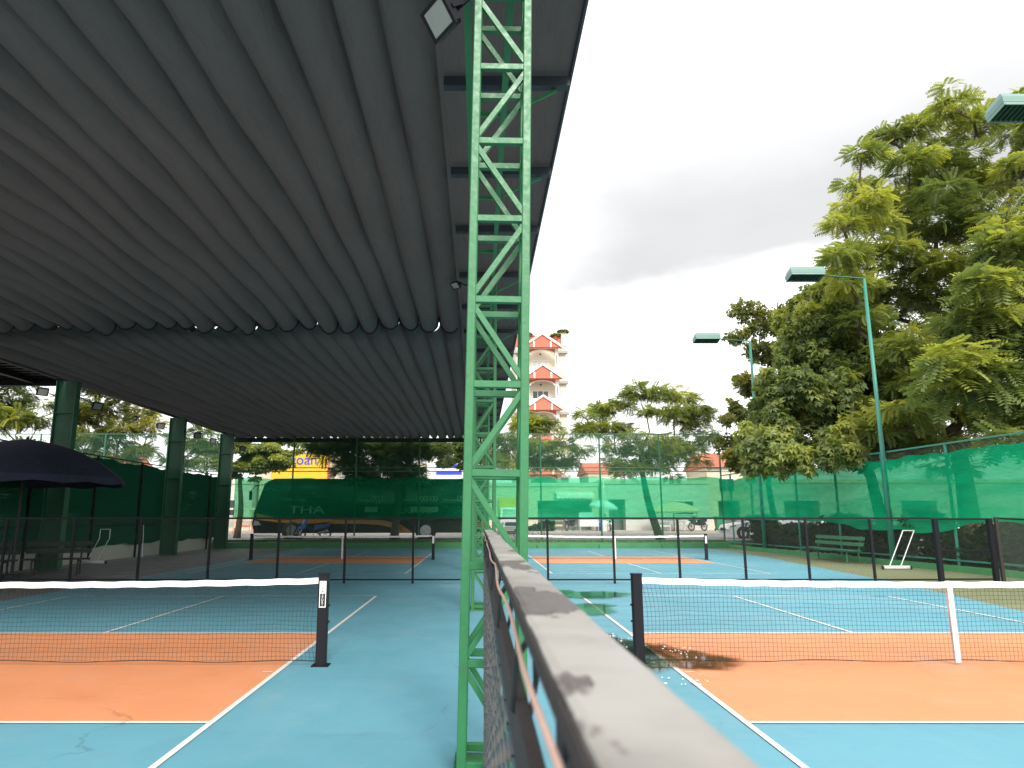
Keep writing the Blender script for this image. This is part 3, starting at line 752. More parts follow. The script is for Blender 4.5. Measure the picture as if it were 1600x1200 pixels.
# ------------------------------------------------------------------ court lamps on tall posts
def lamp_post(y, label, bx=None):
    bx = bx or fence_x(y) - 0.12
    t = thing('lamp_post', label, 'lamp post', (bx, y, 0.15), 0, 'teal lamp posts along the right fence')
    m = MB(); m.path([(0, 0, -0.02), (0, 0, 3.6), (0.0, 0, 9.85)], [0.085, 0.075, 0.055], 10); m.build('pole', M_teal, t, True)
    m = MB(); m.path([(0, 0, 9.80), (-0.06, 0, 9.86), (-0.9, 0, 9.93), (-1.55, 0, 9.98)], [0.04, 0.035, 0.03, 0.028], 8); m.build('arm', M_dkgreen, t, True)
    MB().tube((-0.02, 0, 9.35), (-0.95, 0, 9.91), 0.014, n=6).build('stay', M_dkgreen, t)
    h = MB().add([(-2.72, -0.27, 9.93), (-1.5, -0.27, 9.93), (-1.5, 0.27, 9.93), (-2.72, 0.27, 9.93), (-2.72, -0.29, 10.06), (-1.5, -0.29, 10.06), (-1.5, 0.29, 10.06), (-2.72, 0.29, 10.06),
                  (-2.66, -0.2, 10.22), (-1.52, -0.2, 10.22), (-1.52, 0.2, 10.22), (-2.66, 0.2, 10.22)],
                 [(3,2,1,0),(0,1,5,4),(1,2,6,5),(2,3,7,6),(3,0,4,7),(4,5,9,8),(5,6,10,9),(6,7,11,10),(7,4,8,11),(8,9,10,11)]).build('lamp_head', M_lamp, t)
    th = R(-13); h.rotation_euler = (th, 0, 0); h.location = (0, 9.95 * math.sin(th), 9.95 * (1 - math.cos(th)))
    MB().box((-2.68, -0.24, 9.915), (-1.56, 0.24, 9.928)).build('reflector', M_dark, h)
    for i in range(10):
        x = -2.62 + i * 0.11
        MB().box((x, -0.235, 9.86), (x + 0.018, 0.235, 9.912)).build('louvre', M_dkgreen, h)
    MB().box((-2.715, -0.265, 9.855), (-2.695, 0.265, 9.926)).build('rim', M_lamp, h); MB().box((-1.53, -0.265, 9.855), (-1.51, 0.265, 9.926)).build('rim', M_lamp, h)
    for s in (-1, 1): MB().box((-2.69, s * 0.255 - 0.01, 9.856), (-1.535, s * 0.255 + 0.01, 9.926)).build('rim', M_lamp, h)
    return t
M_lamp = paint('lamp_teal', (0.16, 0.27, 0.235), 0.6, 0.12, 3.0)
lamp_post(13.7, 'lamp post whose louvred teal head enters at the upper right corner', 13.75)
lamp_post(24.2, 'tall lamp post in the middle of the right fence, before the biggest tree')
lamp_post(33.4, 'farthest lamp post on the right fence, its small head against white sky')

# ------------------------------------------------------------------ benches, squeegees, parasol
def bench(label, loc, rz, L, mat, metal, group='benches beside the courts'):
    t = thing('park_bench', label, 'bench', loc, rz, group)
    for i in range(3): MB().bev((-L/2, -0.22 + i * 0.15, 0.42), (L/2, -0.09 + i * 0.15, 0.455), 0.008, 0).build('seat_slat', mat, t)
    for i, z in enumerate((0.58, 0.78)):
        MB().add([(-L/2, 0.27 + i*0.05, z), (L/2, 0.27 + i*0.05, z), (L/2, 0.305 + i*0.05, z), (-L/2, 0.305 + i*0.05, z), (-L/2, 0.30 + i*0.05, z+0.12), (L/2, 0.30 + i*0.05, z+0.12), (L/2, 0.335 + i*0.05, z+0.12), (-L/2, 0.335 + i*0.05, z+0.12)],
                 [(3,2,1,0),(4,5,6,7),(0,1,5,4),(1,2,6,5),(2,3,7,6),(3,0,4,7)]).build('back_slat', mat, t)
    for x in (-L/2 + 0.25, L/2 - 0.25):
        m = MB(); m.bar((x, -0.2, 0), (x, -0.16, 0.418), 0.045); m.build('leg', metal, t)
        m = MB(); m.bar((x, 0.26, 0), (x, 0.22, 0.42), 0.045); m.bar((x, 0.255, 0.42), (x, 0.40, 0.93), 0.045, 0.03); m.build('leg', metal, t)
        MB().box((x - 0.022, -0.16, 0.375), (x + 0.022, 0.2, 0.417)).build('seat_bearer', metal, t)
M_benchg = paint('bench_green', (0.035, 0.16, 0.07), 0.55, 0.2, 4.0)
bench('long green slatted bench against the right fence', (12.85, 26.4, -0.012), -math.pi / 2 + 0.03, 3.3, M_benchg, M_benchg)
bench('dark bench beneath the navy parasol', (-11.6, 19.9, -0.01), 0.35, 1.6, M_dark, M_dark)
bench('dark bench at the left edge below the parasol', (-13.0, 19.0, -0.01), 0.25, 1.5, M_dark, M_dark)

def squeegee(label, loc, rz, lean, kink=False):
    t = thing('court_squeegee', label, 'squeegee', loc, rz, 'roller squeegees for drying the courts')
    dx = lean
    for x in (-0.17, 0.17):
        m = MB()
        pts = [(x, 0, 0.06), (x + dx, 0.10, 1.15)] if not kink else [(x, 0, 0.06), (x + dx, 0.1, 0.85), (x + dx, 0.1, 1.15)]
        m.path(pts, 0.016, 8); m.build('handle_tube', M_alu, t)
    MB().tube((-0.17 + dx, 0.10, 1.15), (0.17 + dx, 0.10, 1.15), 0.016, n=8).build('grip', M_alu, t)
    MB().tube((-0.32, 0.0, 0.06), (0.45, 0.0, 0.06), 0.05, n=14).build('roller', M_tape, t, True)
    MB().bar((-0.34, 0.0, 0.115), (0.47, 0.0, 0.115), 0.03, 0.012).build('frame', M_alu, t)
    for x in (-0.36, 0.49): MB().disc((x, 0.0, 0.055), 0.055, 14, 0, 0.03).build('wheel', M_dark, t)
squeegee('pale metal squeegee leaning by the right fence post', (12.55, 21.9, 0.005), 0.0, 0.60)
squeegee('thin pale squeegee with bent handle by the left wall', (-13.15, 24.6, 0.0), 0.0, 0.32, True)
m = MB(); m.tube((-13.2, 28.4, 0.0), (-13.3, 28.5, 1.25), 0.014, n=8)
tag(m.build('pole', M_white), 'thin white stick standing by the left fence near the middle column', 'stick')

def parasol(name, label, loc, rad, zc, rise, mat, n=8, tilt=(0, 0), valance=0.18, pole=M_dark, group=None):
    t = thing(name, label, 'parasol', loc, 0, group)
    m = MB(); ring = 24; vs = []
    prof = [(0.03, 0), (0.25, 0.10), (0.5, 0.27), (0.75, 0.55), (1.0, 1.0)]
    for r, dz in prof:
        for k in range(ring * 2):
            a = math.pi * k / ring; sc = 1 - 0.06 * abs(math.sin(a * n / 2))
            vs.append((r * rad * math.cos(a) * sc, r * rad * math.sin(a) * sc, zc + rise * (1 - dz) + tilt[0] * r * math.cos(a) + tilt[1] * r * math.sin(a)))
    q = ring * 2; fs = [(i*q+k, i*q+(k+1) % q, (i+1)*q+(k+1) % q, (i+1)*q+k) for i in range(len(prof)-1) for k in range(q)]
    fs.append(tuple(range(q)))
    m.add(vs, fs); cnp = m.build('canopy', mat, t, True)
    m = MB(); vs = []
    for dz in (0, -valance):
        for k in range(q):
            a = math.pi * k / ring; sc = (1 - 0.06 * abs(math.sin(a * n / 2))) * 1.003
            wob = 0.03 * math.sin(a * 12) if dz else 0
            vs.append((rad * math.cos(a) * sc, rad * math.sin(a) * sc, zc + dz + wob + tilt[0] * math.cos(a) + tilt[1] * math.sin(a)))
    m.add(vs, [(k, (k+1) % q, q + (k+1) % q, q + k) for k in range(q)]); m.build('valance', mat, cnp, True)
    MB().tube((0, 0, 0), (0, 0, zc + rise + 0.06), 0.025 if rad < 2 else 0.04, n=8).build('pole', pole, t)
    for k in range(n):
        a = 2 * math.pi * k / n
        MB().tube((0.03 * math.cos(a), 0.03 * math.sin(a), zc + rise * 0.5), (rad * 0.72 * math.cos(a), rad * 0.72 * math.sin(a), zc + rise * 0.42 + tilt[0] * .72 * math.cos(a) + tilt[1] * .72 * math.sin(a)), 0.01, n=5).build('rib', pole, t)
    MB().lathe((0, 0, 0), [(0.0, 0.09), (0.22, 0.08), (0.26, 0.0)], 16).build('base', pole, t)
parasol('parasol', 'wide navy parasol shading the benches at the left edge', (-12.4, 19.3, -0.01), 2.6, 2.62, 1.05, M_navy)

# neighbouring shed; its roof is extended out of view to shade the left columns
def shed():
    t = thing('neighbour_shed', 'open shed roof with dark purlins at the far left under the canopy edge', 'building', (-20.5, 27.0, -0.05))
    MB().box((-9.0, -21.0, 7.14), (5.9, 0.6, 7.18)).build('roof_sheet', M_slat, t)
    for i in range(46): MB().box((-8.9, -20.8 + i * 0.46, 6.98), (5.8, -20.6 + i * 0.46, 7.138)).build('purlin', M_black, t)
    for x in (-6.0, -1.6, 2.9): MB().box((x - 0.09, -20.7, 6.8), (x + 0.09, 0.3, 6.978)).build('rafter', M_black, t)
    MB().box((-9.0, 0.32, 6.72), (5.9, 0.5, 7.12)).build('eave_beam', M_black, t)
    for x in (-6.0, -1.6):
        for y in (-20.0, -10.0, 0.1): MB().box((x - 0.1, y - 0.1, -0.02), (x + 0.1, y + 0.1, 6.799)).build('post', M_black, t)
M_slat = paint('slat_timber', (0.30, 0.28, 0.26), 0.7, 0.2, 3.0)
shed()

# ------------------------------------------------------------------ foliage
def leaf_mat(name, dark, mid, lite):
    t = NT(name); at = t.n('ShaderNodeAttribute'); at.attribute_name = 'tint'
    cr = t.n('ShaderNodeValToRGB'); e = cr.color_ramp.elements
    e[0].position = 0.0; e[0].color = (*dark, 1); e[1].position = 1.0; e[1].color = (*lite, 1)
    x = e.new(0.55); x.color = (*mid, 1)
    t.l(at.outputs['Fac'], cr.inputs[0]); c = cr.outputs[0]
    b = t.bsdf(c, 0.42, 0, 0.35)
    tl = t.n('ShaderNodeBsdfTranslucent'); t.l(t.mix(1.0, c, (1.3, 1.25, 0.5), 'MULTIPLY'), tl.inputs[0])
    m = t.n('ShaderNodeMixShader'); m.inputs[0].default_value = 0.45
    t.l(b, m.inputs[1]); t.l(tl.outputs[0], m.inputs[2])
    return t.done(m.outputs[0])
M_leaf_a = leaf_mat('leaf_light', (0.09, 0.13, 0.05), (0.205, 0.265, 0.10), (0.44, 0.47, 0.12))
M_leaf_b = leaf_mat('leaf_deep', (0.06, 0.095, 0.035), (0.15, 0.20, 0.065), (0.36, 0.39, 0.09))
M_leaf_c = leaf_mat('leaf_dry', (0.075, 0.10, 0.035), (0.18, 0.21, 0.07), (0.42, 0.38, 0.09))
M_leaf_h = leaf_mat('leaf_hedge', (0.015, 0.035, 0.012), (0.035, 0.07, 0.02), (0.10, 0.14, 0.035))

def pinnate(pairs=8, lw=0.13, ll=0.30, droop=0.30):
    v, f = [], []
    for i in range(pairs):
        x = 0.12 + 0.88 * i / (pairs - 1); z = -droop * x * x; L = ll * (0.75 + 0.5 * math.sin(math.pi * (0.15 + 0.8 * i / pairs)))
        for s in (-1, 1):
            o = len(v); d = 0.35
            v += [(x, 0, z), (x + d * L * 0.5 - lw * 0.5, s * L * 0.5, z - 0.02), (x + d * L, s * L, z - 0.10 * L - 0.03), (x + d * L * 0.5 + lw * 0.6, s * L * 0.5, z - 0.015)]
            f.append((o, o + 1, o + 2, o + 3) if s < 0 else (o + 3, o + 2, o + 1, o))
    return np.array(v), np.array(f)
def rosette(n=7, w=0.16):
    v, f = [], []
    for i in range(n):
        a = 2 * math.pi * i / n + 0.3 * (i % 2); ca, sa = math.cos(a), math.sin(a); L = 0.55 + 0.25 * ((i * 37) % 5) / 5
        o = len(v); z2 = -0.08 - 0.30 * L
        for (r, s, z) in ((0.05, 0, 0.0), (L * 0.5, -w, 0.03), (L, 0, z2), (L * 0.5, w, 0.03)):
            v.append((r * ca - s * sa, r * sa + s * ca, z))
        f.append((o, o + 1, o + 2, o + 3))
    return np.array(v), np.array(f)
T_PIN, T_PINF, T_ROS = pinnate(8), pinnate(6, 0.20, 0.36), rosette()

def foliage_mesh(name, pos, az, pitch, roll, size, tint, tpl, mat):
    tv, tf = tpl; n = len(pos)
    ca, sa, cp, sp, cr, sr = np.cos(az), np.sin(az), np.cos(pitch), np.sin(pitch), np.cos(roll), np.sin(roll)
    Xa = np.stack([ca * cp, sa * cp, sp], 1)
    Yb = np.stack([-sa, ca, np.zeros(n)], 1); Zb = np.cross(Xa, Yb)
    Ya = Yb * cr[:, None] + Zb * sr[:, None]; Za = -Yb * sr[:, None] + Zb * cr[:, None]
    V = pos[:, None, :] + size[:, None, None] * (tv[None, :, 0:1] * Xa[:, None, :] + tv[None, :, 1:2] * Ya[:, None, :] + tv[None, :, 2:3] * Za[:, None, :])
    V = V.reshape(-1, 3); F = (tf[None] + (np.arange(n) * len(tv))[:, None, None]).reshape(-1, 4)
    me = bpy.data.meshes.new(name); me.vertices.add(len(V)); me.vertices.foreach_set('co', V.astype(np.float32).ravel())
    me.loops.add(F.size); me.loops.foreach_set('vertex_index', F.astype(np.int32).ravel())
    me.polygons.add(len(F)); me.polygons.foreach_set('loop_start', np.arange(0, F.size, 4, dtype=np.int32)); me.polygons.foreach_set('loop_total', np.full(len(F), 4, dtype=np.int32))
    a = me.attributes.new('tint', 'FLOAT', 'POINT')
    tt = np.repeat(tint, len(tv)) + np.tile(np.random.default_rng(1).normal(0, 0.05, len(tv)), n)
    a.data.foreach_set('value', np.clip(tt, 0, 1).astype(np.float32))
    me.materials.append(mat); me.update(calc_edges=True)
    return me

def tree(name, label, base, fork_z, clumps, tpl, mat, leaf, seed, dens=1.0, flat=0.6, tint=(0.42, 0.2), trunk_r=0.22, lean=(0, 0), group=None, gap=0.25, bright=0.1, full=False):
    """clumps: (x, y, z, r) world"""
    rng = np.random.default_rng(seed); bx, by, bz = base
    t = thing(name, label, 'tree', base, 0, group)
    loc = np.array(base)
    F = Vector((lean[0], lean[1], fork_z - bz))
    m = MB(); pts = []; rs = []
    for i in range(8):
        u = i / 7; pts.append((F.x * u + 0.08 * math.sin(u * 5 + seed), F.y * u + 0.06 * math.cos(u * 4 + seed), F.z * u)); rs.append(trunk_r * (1.25 - 0.55 * u if u > 0.1 else 1.45))
    m.path(pts, rs, 10); m.build('trunk', M_bark, t, True)
    P, A, PI_, RO, SZ, TI = [], [], [], [], [], []
    tip = Vector(pts[-1])
    # limbs: every clump grows from the nearest clump (or fork) that lies closer to the trunk
    ends = [Vector((cx - bx, cy - by, cz - bz - r * 0.25)) for cx, cy, cz, r in clumps]
    order = sorted(range(len(ends)), key=lambda i: (ends[i] - tip).length); par = {}; done = []
    for i in order:
        best, bd = -1, (ends[i] - tip).length
        for j in done:
            dj = (ends[i] - ends[j]).length * 0.75 + 0.30 * (ends[j] - tip).length
            if dj < bd and (ends[j].z < ends[i].z + 0.6): best, bd = j, dj
        par[i] = best; done.append(i)
    load = {i: 1 for i in order}
    for i in reversed(order):
        if par[i] >= 0: load[par[i]] += load[i]
    for ci, (cx, cy, cz, r) in enumerate(clumps):
        c = np.array((cx, cy, cz)); e = ends[ci]; st = tip + Vector((0, 0, -0.1)) if par[ci] < 0 else ends[par[ci]]
        ln = (e - st).length
        mid = st.lerp(e, 0.5) + Vector((rng.normal(0, 0.07 * ln), rng.normal(0, 0.07 * ln), 0.08 * ln))
        m = MB(); r0 = min(trunk_r * 0.62, 0.020 + trunk_r * 0.10 * math.sqrt(load[ci])); r1 = max(0.014, r0 * 0.6)
        m.path([st, st.lerp(mid, 0.5) + Vector((0, 0, 0.02 * ln)), mid, mid.lerp(e, 0.6), e], [r0, r0 * 0.92, r0 * 0.82, r0 * 0.7, r1], 6)
        for k in range(6):
            q = e + Vector((rng.normal(0, r * 0.5), rng.normal(0, r * 0.5), rng.uniform(0.0, 0.5) * r)); m.path([mid.lerp(e, rng.uniform(0.6, 1.0)), q], [0.016, 0.005], 4)
        m.build('limb', M_bark, t, True)
        ctint = rng.normal(tint[0], tint[1] * 0.6)
        for s in range(7):
            if s == 0: sc, sr = c, r * 0.6
            else:
                d = rng.normal(0, 1, 3); d[2] *= 0.7; d /= np.linalg.norm(d) + 1e-6
                sc = c + d * r * rng.uniform(0.45, 0.85); sr = r * rng.uniform(0.28, 0.5)
            if s > 1 and rng.random() < gap: continue
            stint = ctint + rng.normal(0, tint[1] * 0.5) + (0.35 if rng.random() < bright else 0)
            n = max(6, int(dens * 34 * (sr / leaf) ** 2))
            d = rng.normal(0, 1, (n, 3)); d[:, 2] = d[:, 2] if full else np.abs(d[:, 2]) * 0.9 - 0.25; d /= np.linalg.norm(d, axis=1)[:, None]
            rad = sr * rng.uniform(0.45, 1.0, n) ** 0.6
            p = sc + d * rad[:, None] * np.array([1, 1, flat])
            P.append(p - loc); A.append(np.arctan2(d[:, 1], d[:, 0]) + rng.normal(0, 0.5, n))
            PI_.append(rng.normal(-0.45 if full else -0.15, 0.6 if full else 0.42, n) + 0.3 * d[:, 2]); RO.append(rng.normal(0, 0.7 if full else 0.35, n)); SZ.append(leaf * rng.uniform(0.7, 1.3, n))
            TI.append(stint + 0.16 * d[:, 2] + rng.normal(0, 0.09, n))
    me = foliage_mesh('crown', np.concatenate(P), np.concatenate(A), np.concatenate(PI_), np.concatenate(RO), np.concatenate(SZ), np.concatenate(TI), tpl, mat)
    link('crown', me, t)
    return t

def px_clumps(lst, Y, seed, dy=1.5):
    rg = random.Random(seed); out = []
    for it in lst:
        x, y, r = it[:3]; Yk = Y + (it[3] if len(it) > 3 else rg.uniform(-dy, dy)); p = atY(x, y, Yk); out.append((p.x, p.y, p.z, 1.15 * r * Yk / 1100.0))
    return out
G_R = 'trees beyond the right fence'; G_B = 'street trees behind the rear fence'; G_L = 'trees beyond the left fence'
big = [(1345,240,30),(1390,215,34),(1440,200,38),(1490,165,36),(1525,200,45),(1420,262,45),(1470,272,58),(1335,292,26),(1350,332,40),(1318,352,28),(1400,332,58),(1460,352,66),(1530,300,58),
       (1325,402,42),(1390,402,58),(1450,430,66),(1335,445,42),(1400,482,60),(1585,175,45),(1595,262,50),(1570,350,58),(1560,430,58),(1500,482,60),(1340,505,48),(1430,560,60),(1500,640,60),(1420,650,60),(1560,660,55),(1480,700,45),(1390,690,40),(1450,610,55),(1530,590,60),(1560,500,55),(1480,540,60),(1640,220,60),(1660,340,70),(1640,460,70)]
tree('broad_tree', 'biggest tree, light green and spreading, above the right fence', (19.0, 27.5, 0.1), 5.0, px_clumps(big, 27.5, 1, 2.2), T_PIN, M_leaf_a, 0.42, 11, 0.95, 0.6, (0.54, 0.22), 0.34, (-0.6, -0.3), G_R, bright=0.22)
fr = [(1575,385,48),(1592,445,52),(1540,452,42),(1505,560,50),(1560,540,58),(1525,505,40),(1592,620,55),(1545,612,50),(1475,605,42),(1640,540,70),(1650,640,70),(1580,690,40)]
tree('feathery_tree', 'near tree with long drooping feathery leaves at the right edge', (18.2, 20.5, 0.1), 4.2, px_clumps(fr, 20.8, 2, 0.9), T_PINF, M_leaf_a, 0.50, 12, 1.0, 0.8, (0.52, 0.22), 0.2, (-0.3, 0.1), G_R, bright=0.18)
md = [(1262,500,40),(1312,490,46),(1242,545,38),(1292,562,52),(1340,562,48),(1240,602,42),(1300,622,52),(1222,652,38),(1270,682,46),(1330,682,50),(1382,632,48),(1402,692,38),(1202,702,28,-1.5),(1290,712,28,-2.9),(1330,706,30,-3.0),(1250,716,26,-2.6),(1215,725,22,-2.2),(1305,690,34,-2.4),(1245,480,24),(1365,520,40),(1240,715,24),(1192,690,32,-1.0),(1182,720,28,-1.0),(1212,668,32,-1.0),(1350,610,46,1.0),(1390,575,46,1.5),(1360,660,46,0.5),(1425,660,44,1.5),(1260,640,44,0.5),(1320,530,46,1.0),(1302,452,38,1.0),(1350,475,42,1.0),(1282,472,34,0.5)]
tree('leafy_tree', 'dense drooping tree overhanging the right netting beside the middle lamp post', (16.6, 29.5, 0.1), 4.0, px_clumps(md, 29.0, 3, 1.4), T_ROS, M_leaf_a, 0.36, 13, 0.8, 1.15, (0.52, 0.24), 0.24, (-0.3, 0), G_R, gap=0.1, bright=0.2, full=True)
sp_ = [(1163,482,22),(1190,500,26),(1212,492,18),(1153,527,18),(1185,552,24),(1215,562,22),(1160,602,20),(1195,602,28),(1150,642,20),(1180,652,32),(1140,692,22),(1170,704,28),(1212,642,36),(1135,655,12),(1150,725,22),(1190,725,26)]
tree('slender_tree', 'slender sparse tree behind the farthest lamp post', (15.3, 37.0, 0.1), 4.5, px_clumps(sp_, 36.6, 4, 1.0), T_ROS, M_leaf_c, 0.34, 14, 0.55, 1.1, (0.50, 0.22), 0.15, (-0.2, 0), G_R, gap=0.3, full=True)
rr = [(1000,612,27),(972,627,20),(1030,617,24),(1066,622,27),(1092,642,24),(940,642,24),(914,647,20),(930,667,26),(960,672,24),(1052,652,28),(1087,662,24),(1000,702,32),(1050,702,33),(962,702,28),(1082,702,28),(1030,727,32),(980,732,28),(1112,678,13),(1010,645,16)]
tree('umbrella_tree', 'open street tree with domed crowns right of the tall house', (9.95, 39.6, 0.25), 4.6, px_clumps(rr, 40.4, 5, 1.0), T_PIN, M_leaf_a, 0.40, 15, 1.1, 0.6, (0.50, 0.22), 0.19, (-0.9, 0.2), G_B)
r2 = [(820,667,28),(850,662,24),(790,692,28),(840,702,33),(880,694,24),(872,722,24),(810,722,28),(902,707,16),(775,720,25)]
tree('umbrella_tree', 'yellowish street tree in front of the tall house', (2.6, 43.2, 0.3), 4.2, px_clumps(r2, 43.0, 6, 0.9), T_PIN, M_leaf_a, 0.44, 16, 1.1, 0.6, (0.44, 0.24), 0.16, (0, 0), G_B, bright=0.2)
r3 = [(520,702,28),(560,697,33),(600,702,34),(640,702,30),(670,704,24),(545,732,28),(592,737,34),(640,737,30),(500,694,16),(688,702,18),(615,715,30)]
tree('shady_tree', 'dense dark street tree over the parked coach', (-4.6, 40.0, 0.3), 3.6, px_clumps(r3, 40.6, 7, 0.9), T_PIN, M_leaf_b, 0.44, 17, 1.6, 0.65, (0.38, 0.18), 0.2, (0, 0), G_B, gap=0.1)
r4 = [(380,702,28),(410,707,30),(440,716,24),(466,694,20),(370,732,22),(402,736,20),(430,690,22)]
tree('leafy_tree', 'light green tree over the front of the coach', (-14.6, 43.6, 0.3), 4.0, px_clumps(r4, 44.0, 8, 0.8), T_ROS, M_leaf_a, 0.42, 18, 1.2, 0.7, (0.45, 0.2), 0.16, (0, 0), G_B)
r5 = [(715,700,22),(735,690,20),(700,722,16),(740,720,22)]
tree('leafy_tree', 'small tree glimpsed through the lattice columns', (-0.6, 46.5, 0.3), 4.5, px_clumps(r5, 46.5, 9, 0.6), T_ROS, M_leaf_b, 0.4, 19, 1.1, 0.8, (0.45, 0.2), 0.13, (0, 0), G_B)
l1 = [(20,622,38),(8,662,34),(40,702,34),(0,592,26),(-40,640,50),(60,660,22)]
tree('broad_tree', 'tree at the left edge beyond the parasol', (-25.4, 39.8, 0.3), 4.5, px_clumps(l1, 40.0, 10, 1.0), T_PIN, M_leaf_a, 0.46, 20, 1.2, 0.6, (0.45, 0.25), 0.2, (0, 0), G_L, bright=0.2)
l2 = [(130,604,33),(170,614,33),(220,642,28),(150,652,38),(190,672,38),(242,662,20),(130,692,33),(182,712,28),(222,702,24),(112,640,20)]
tree('umbrella_tree', 'spreading tree between the nearest and middle left columns', (-20.6, 41.5, 0.3), 4.0, px_clumps(l2, 41.0, 11, 1.0), T_PIN, M_leaf_c, 0.46, 21, 1.2, 0.55, (0.42, 0.24), 0.2, (0, 0), G_L)
l3 = [(300,692,24),(322,702,24),(290,722,24),(332,727,20),(312,672,16)]
tree('umbrella_tree', 'tree between the middle and farthest left columns', (-16.6, 43.0, 0.3), 4.2, px_clumps(l3, 42.5, 12, 0.8), T_PIN, M_leaf_b, 0.44, 22, 1.2, 0.6, (0.5, 0.2), 0.15, (0, 0), G_L)

def hedge(label, segs, seed, h, leaf=0.16, dens=1.0):
    """segs: list of (x0,y0,x1,y1,width)"""
    rng = np.random.default_rng(seed); P = []
    x0, y0, x1, y1, w = segs
    L = math.hypot(x1 - x0, y1 - y0); n = int(L * w * 900 * dens)
    t = thing('hedge', label, 'hedge', ((x0 + x1) / 2, (y0 + y1) / 2, 0.1), 0, 'planting beside the courts')
    s = rng.uniform(0, 1, n); o = rng.normal(0, w * 0.35, n)
    hh = h * (0.75 + 0.25 * np.sin(s * L * 1.3 + seed) * np.sin(s * L * 0.47 + 1)) ; z = hh * rng.uniform(0.02, 1.0, n) ** 0.7
    dx, dy = (x1 - x0) / L, (y1 - y0) / L
    P = np.stack([x0 + (x1 - x0) * s - dy * o - (x0 + x1) / 2, y0 + (y1 - y0) * s + dx * o - (y0 + y1) / 2, z], 1)
    me = foliage_mesh('foliage', P, rng.uniform(0, 6.28, n), rng.normal(0.2, 0.5, n), rng.normal(0, 0.6, n), leaf * rng.uniform(0.7, 1.4, n), np.clip(rng.normal(0.4, 0.22, n), 0, 1), T_ROS, M_leaf_h)
    link('foliage', me, t)
    k = 0
    while k < L:
        u = k / L
        MB().path([(x0 + (x1-x0)*u - (x0+x1)/2, y0 + (y1-y0)*u - (y0+y1)/2, -0.15), (x0 + (x1-x0)*u - (x0+x1)/2 + 0.05, y0 + (y1-y0)*u - (y0+y1)/2, h * 0.6)], [0.025, 0.01], 5).build('stem', M_bark, t)
        k += 0.9
hedge('dark leafy hedge behind the bench outside the right fence', (fence_x(36) + 0.7, 36.0, fence_x(24.5) + 0.7, 24.5, 0.8), 1, 1.6)
hedge('dark leafy shrubs behind the leaning squeegee outside the right fence', (fence_x(24) + 0.8, 24.0, fence_x(17.5) + 0.8, 17.5, 0.9), 2, 1.75)
hedge('leafy shrubs at the right edge beyond the gate', (fence_x(15.5) + 0.8, 16.8, fence_x(11.5) + 1.0, 11.5, 0.9), 3, 1.7)
hedge('low green bushes by the far sidewalk left of the shop counter', (2.9, 56.8, 6.0, 56.8, 0.7), 4, 1.3)
# ------------------------------------------------------------------ the street: vehicles
def wheel(t, x, y, z, r, w, sp=6, name='wheel'):
    m = MB(); n = 22; prof = [(r * 0.66, -w/2), (r * 0.95, -w/2), (r, -w/2 * 0.7), (r, w/2 * 0.7), (r * 0.95, w/2), (r * 0.66, w/2)]
    vs = []
    for a, b in prof:
        for k in range(n): th = 2 * math.pi * k / n; vs.append((x + a * math.cos(th), y + b, z + a * math.sin(th)))
    m.add(vs, [(i*n+k, i*n+(k+1) % n, (i+1)*n+(k+1) % n, (i+1)*n+k) for i in range(5) for k in range(n)])
    ty = m.build(name, M_dark, t, True)
    m = MB(); m.disc((x, y - w * 0.28, z), r * 0.66, n, 1, 0.02); m.disc((x, y - w * 0.34, z), r * 0.16, 12, 1, 0.03)
    for k in range(sp):
        a = 2 * math.pi * k / sp; m.bar((x, y - w * 0.34, z), (x + r * 0.62 * math.cos(a), y - w * 0.34, z + r * 0.62 * math.sin(a)), r * 0.12, 0.02, (0, 1, 0))
    m.build('rim', M_chrome, ty)
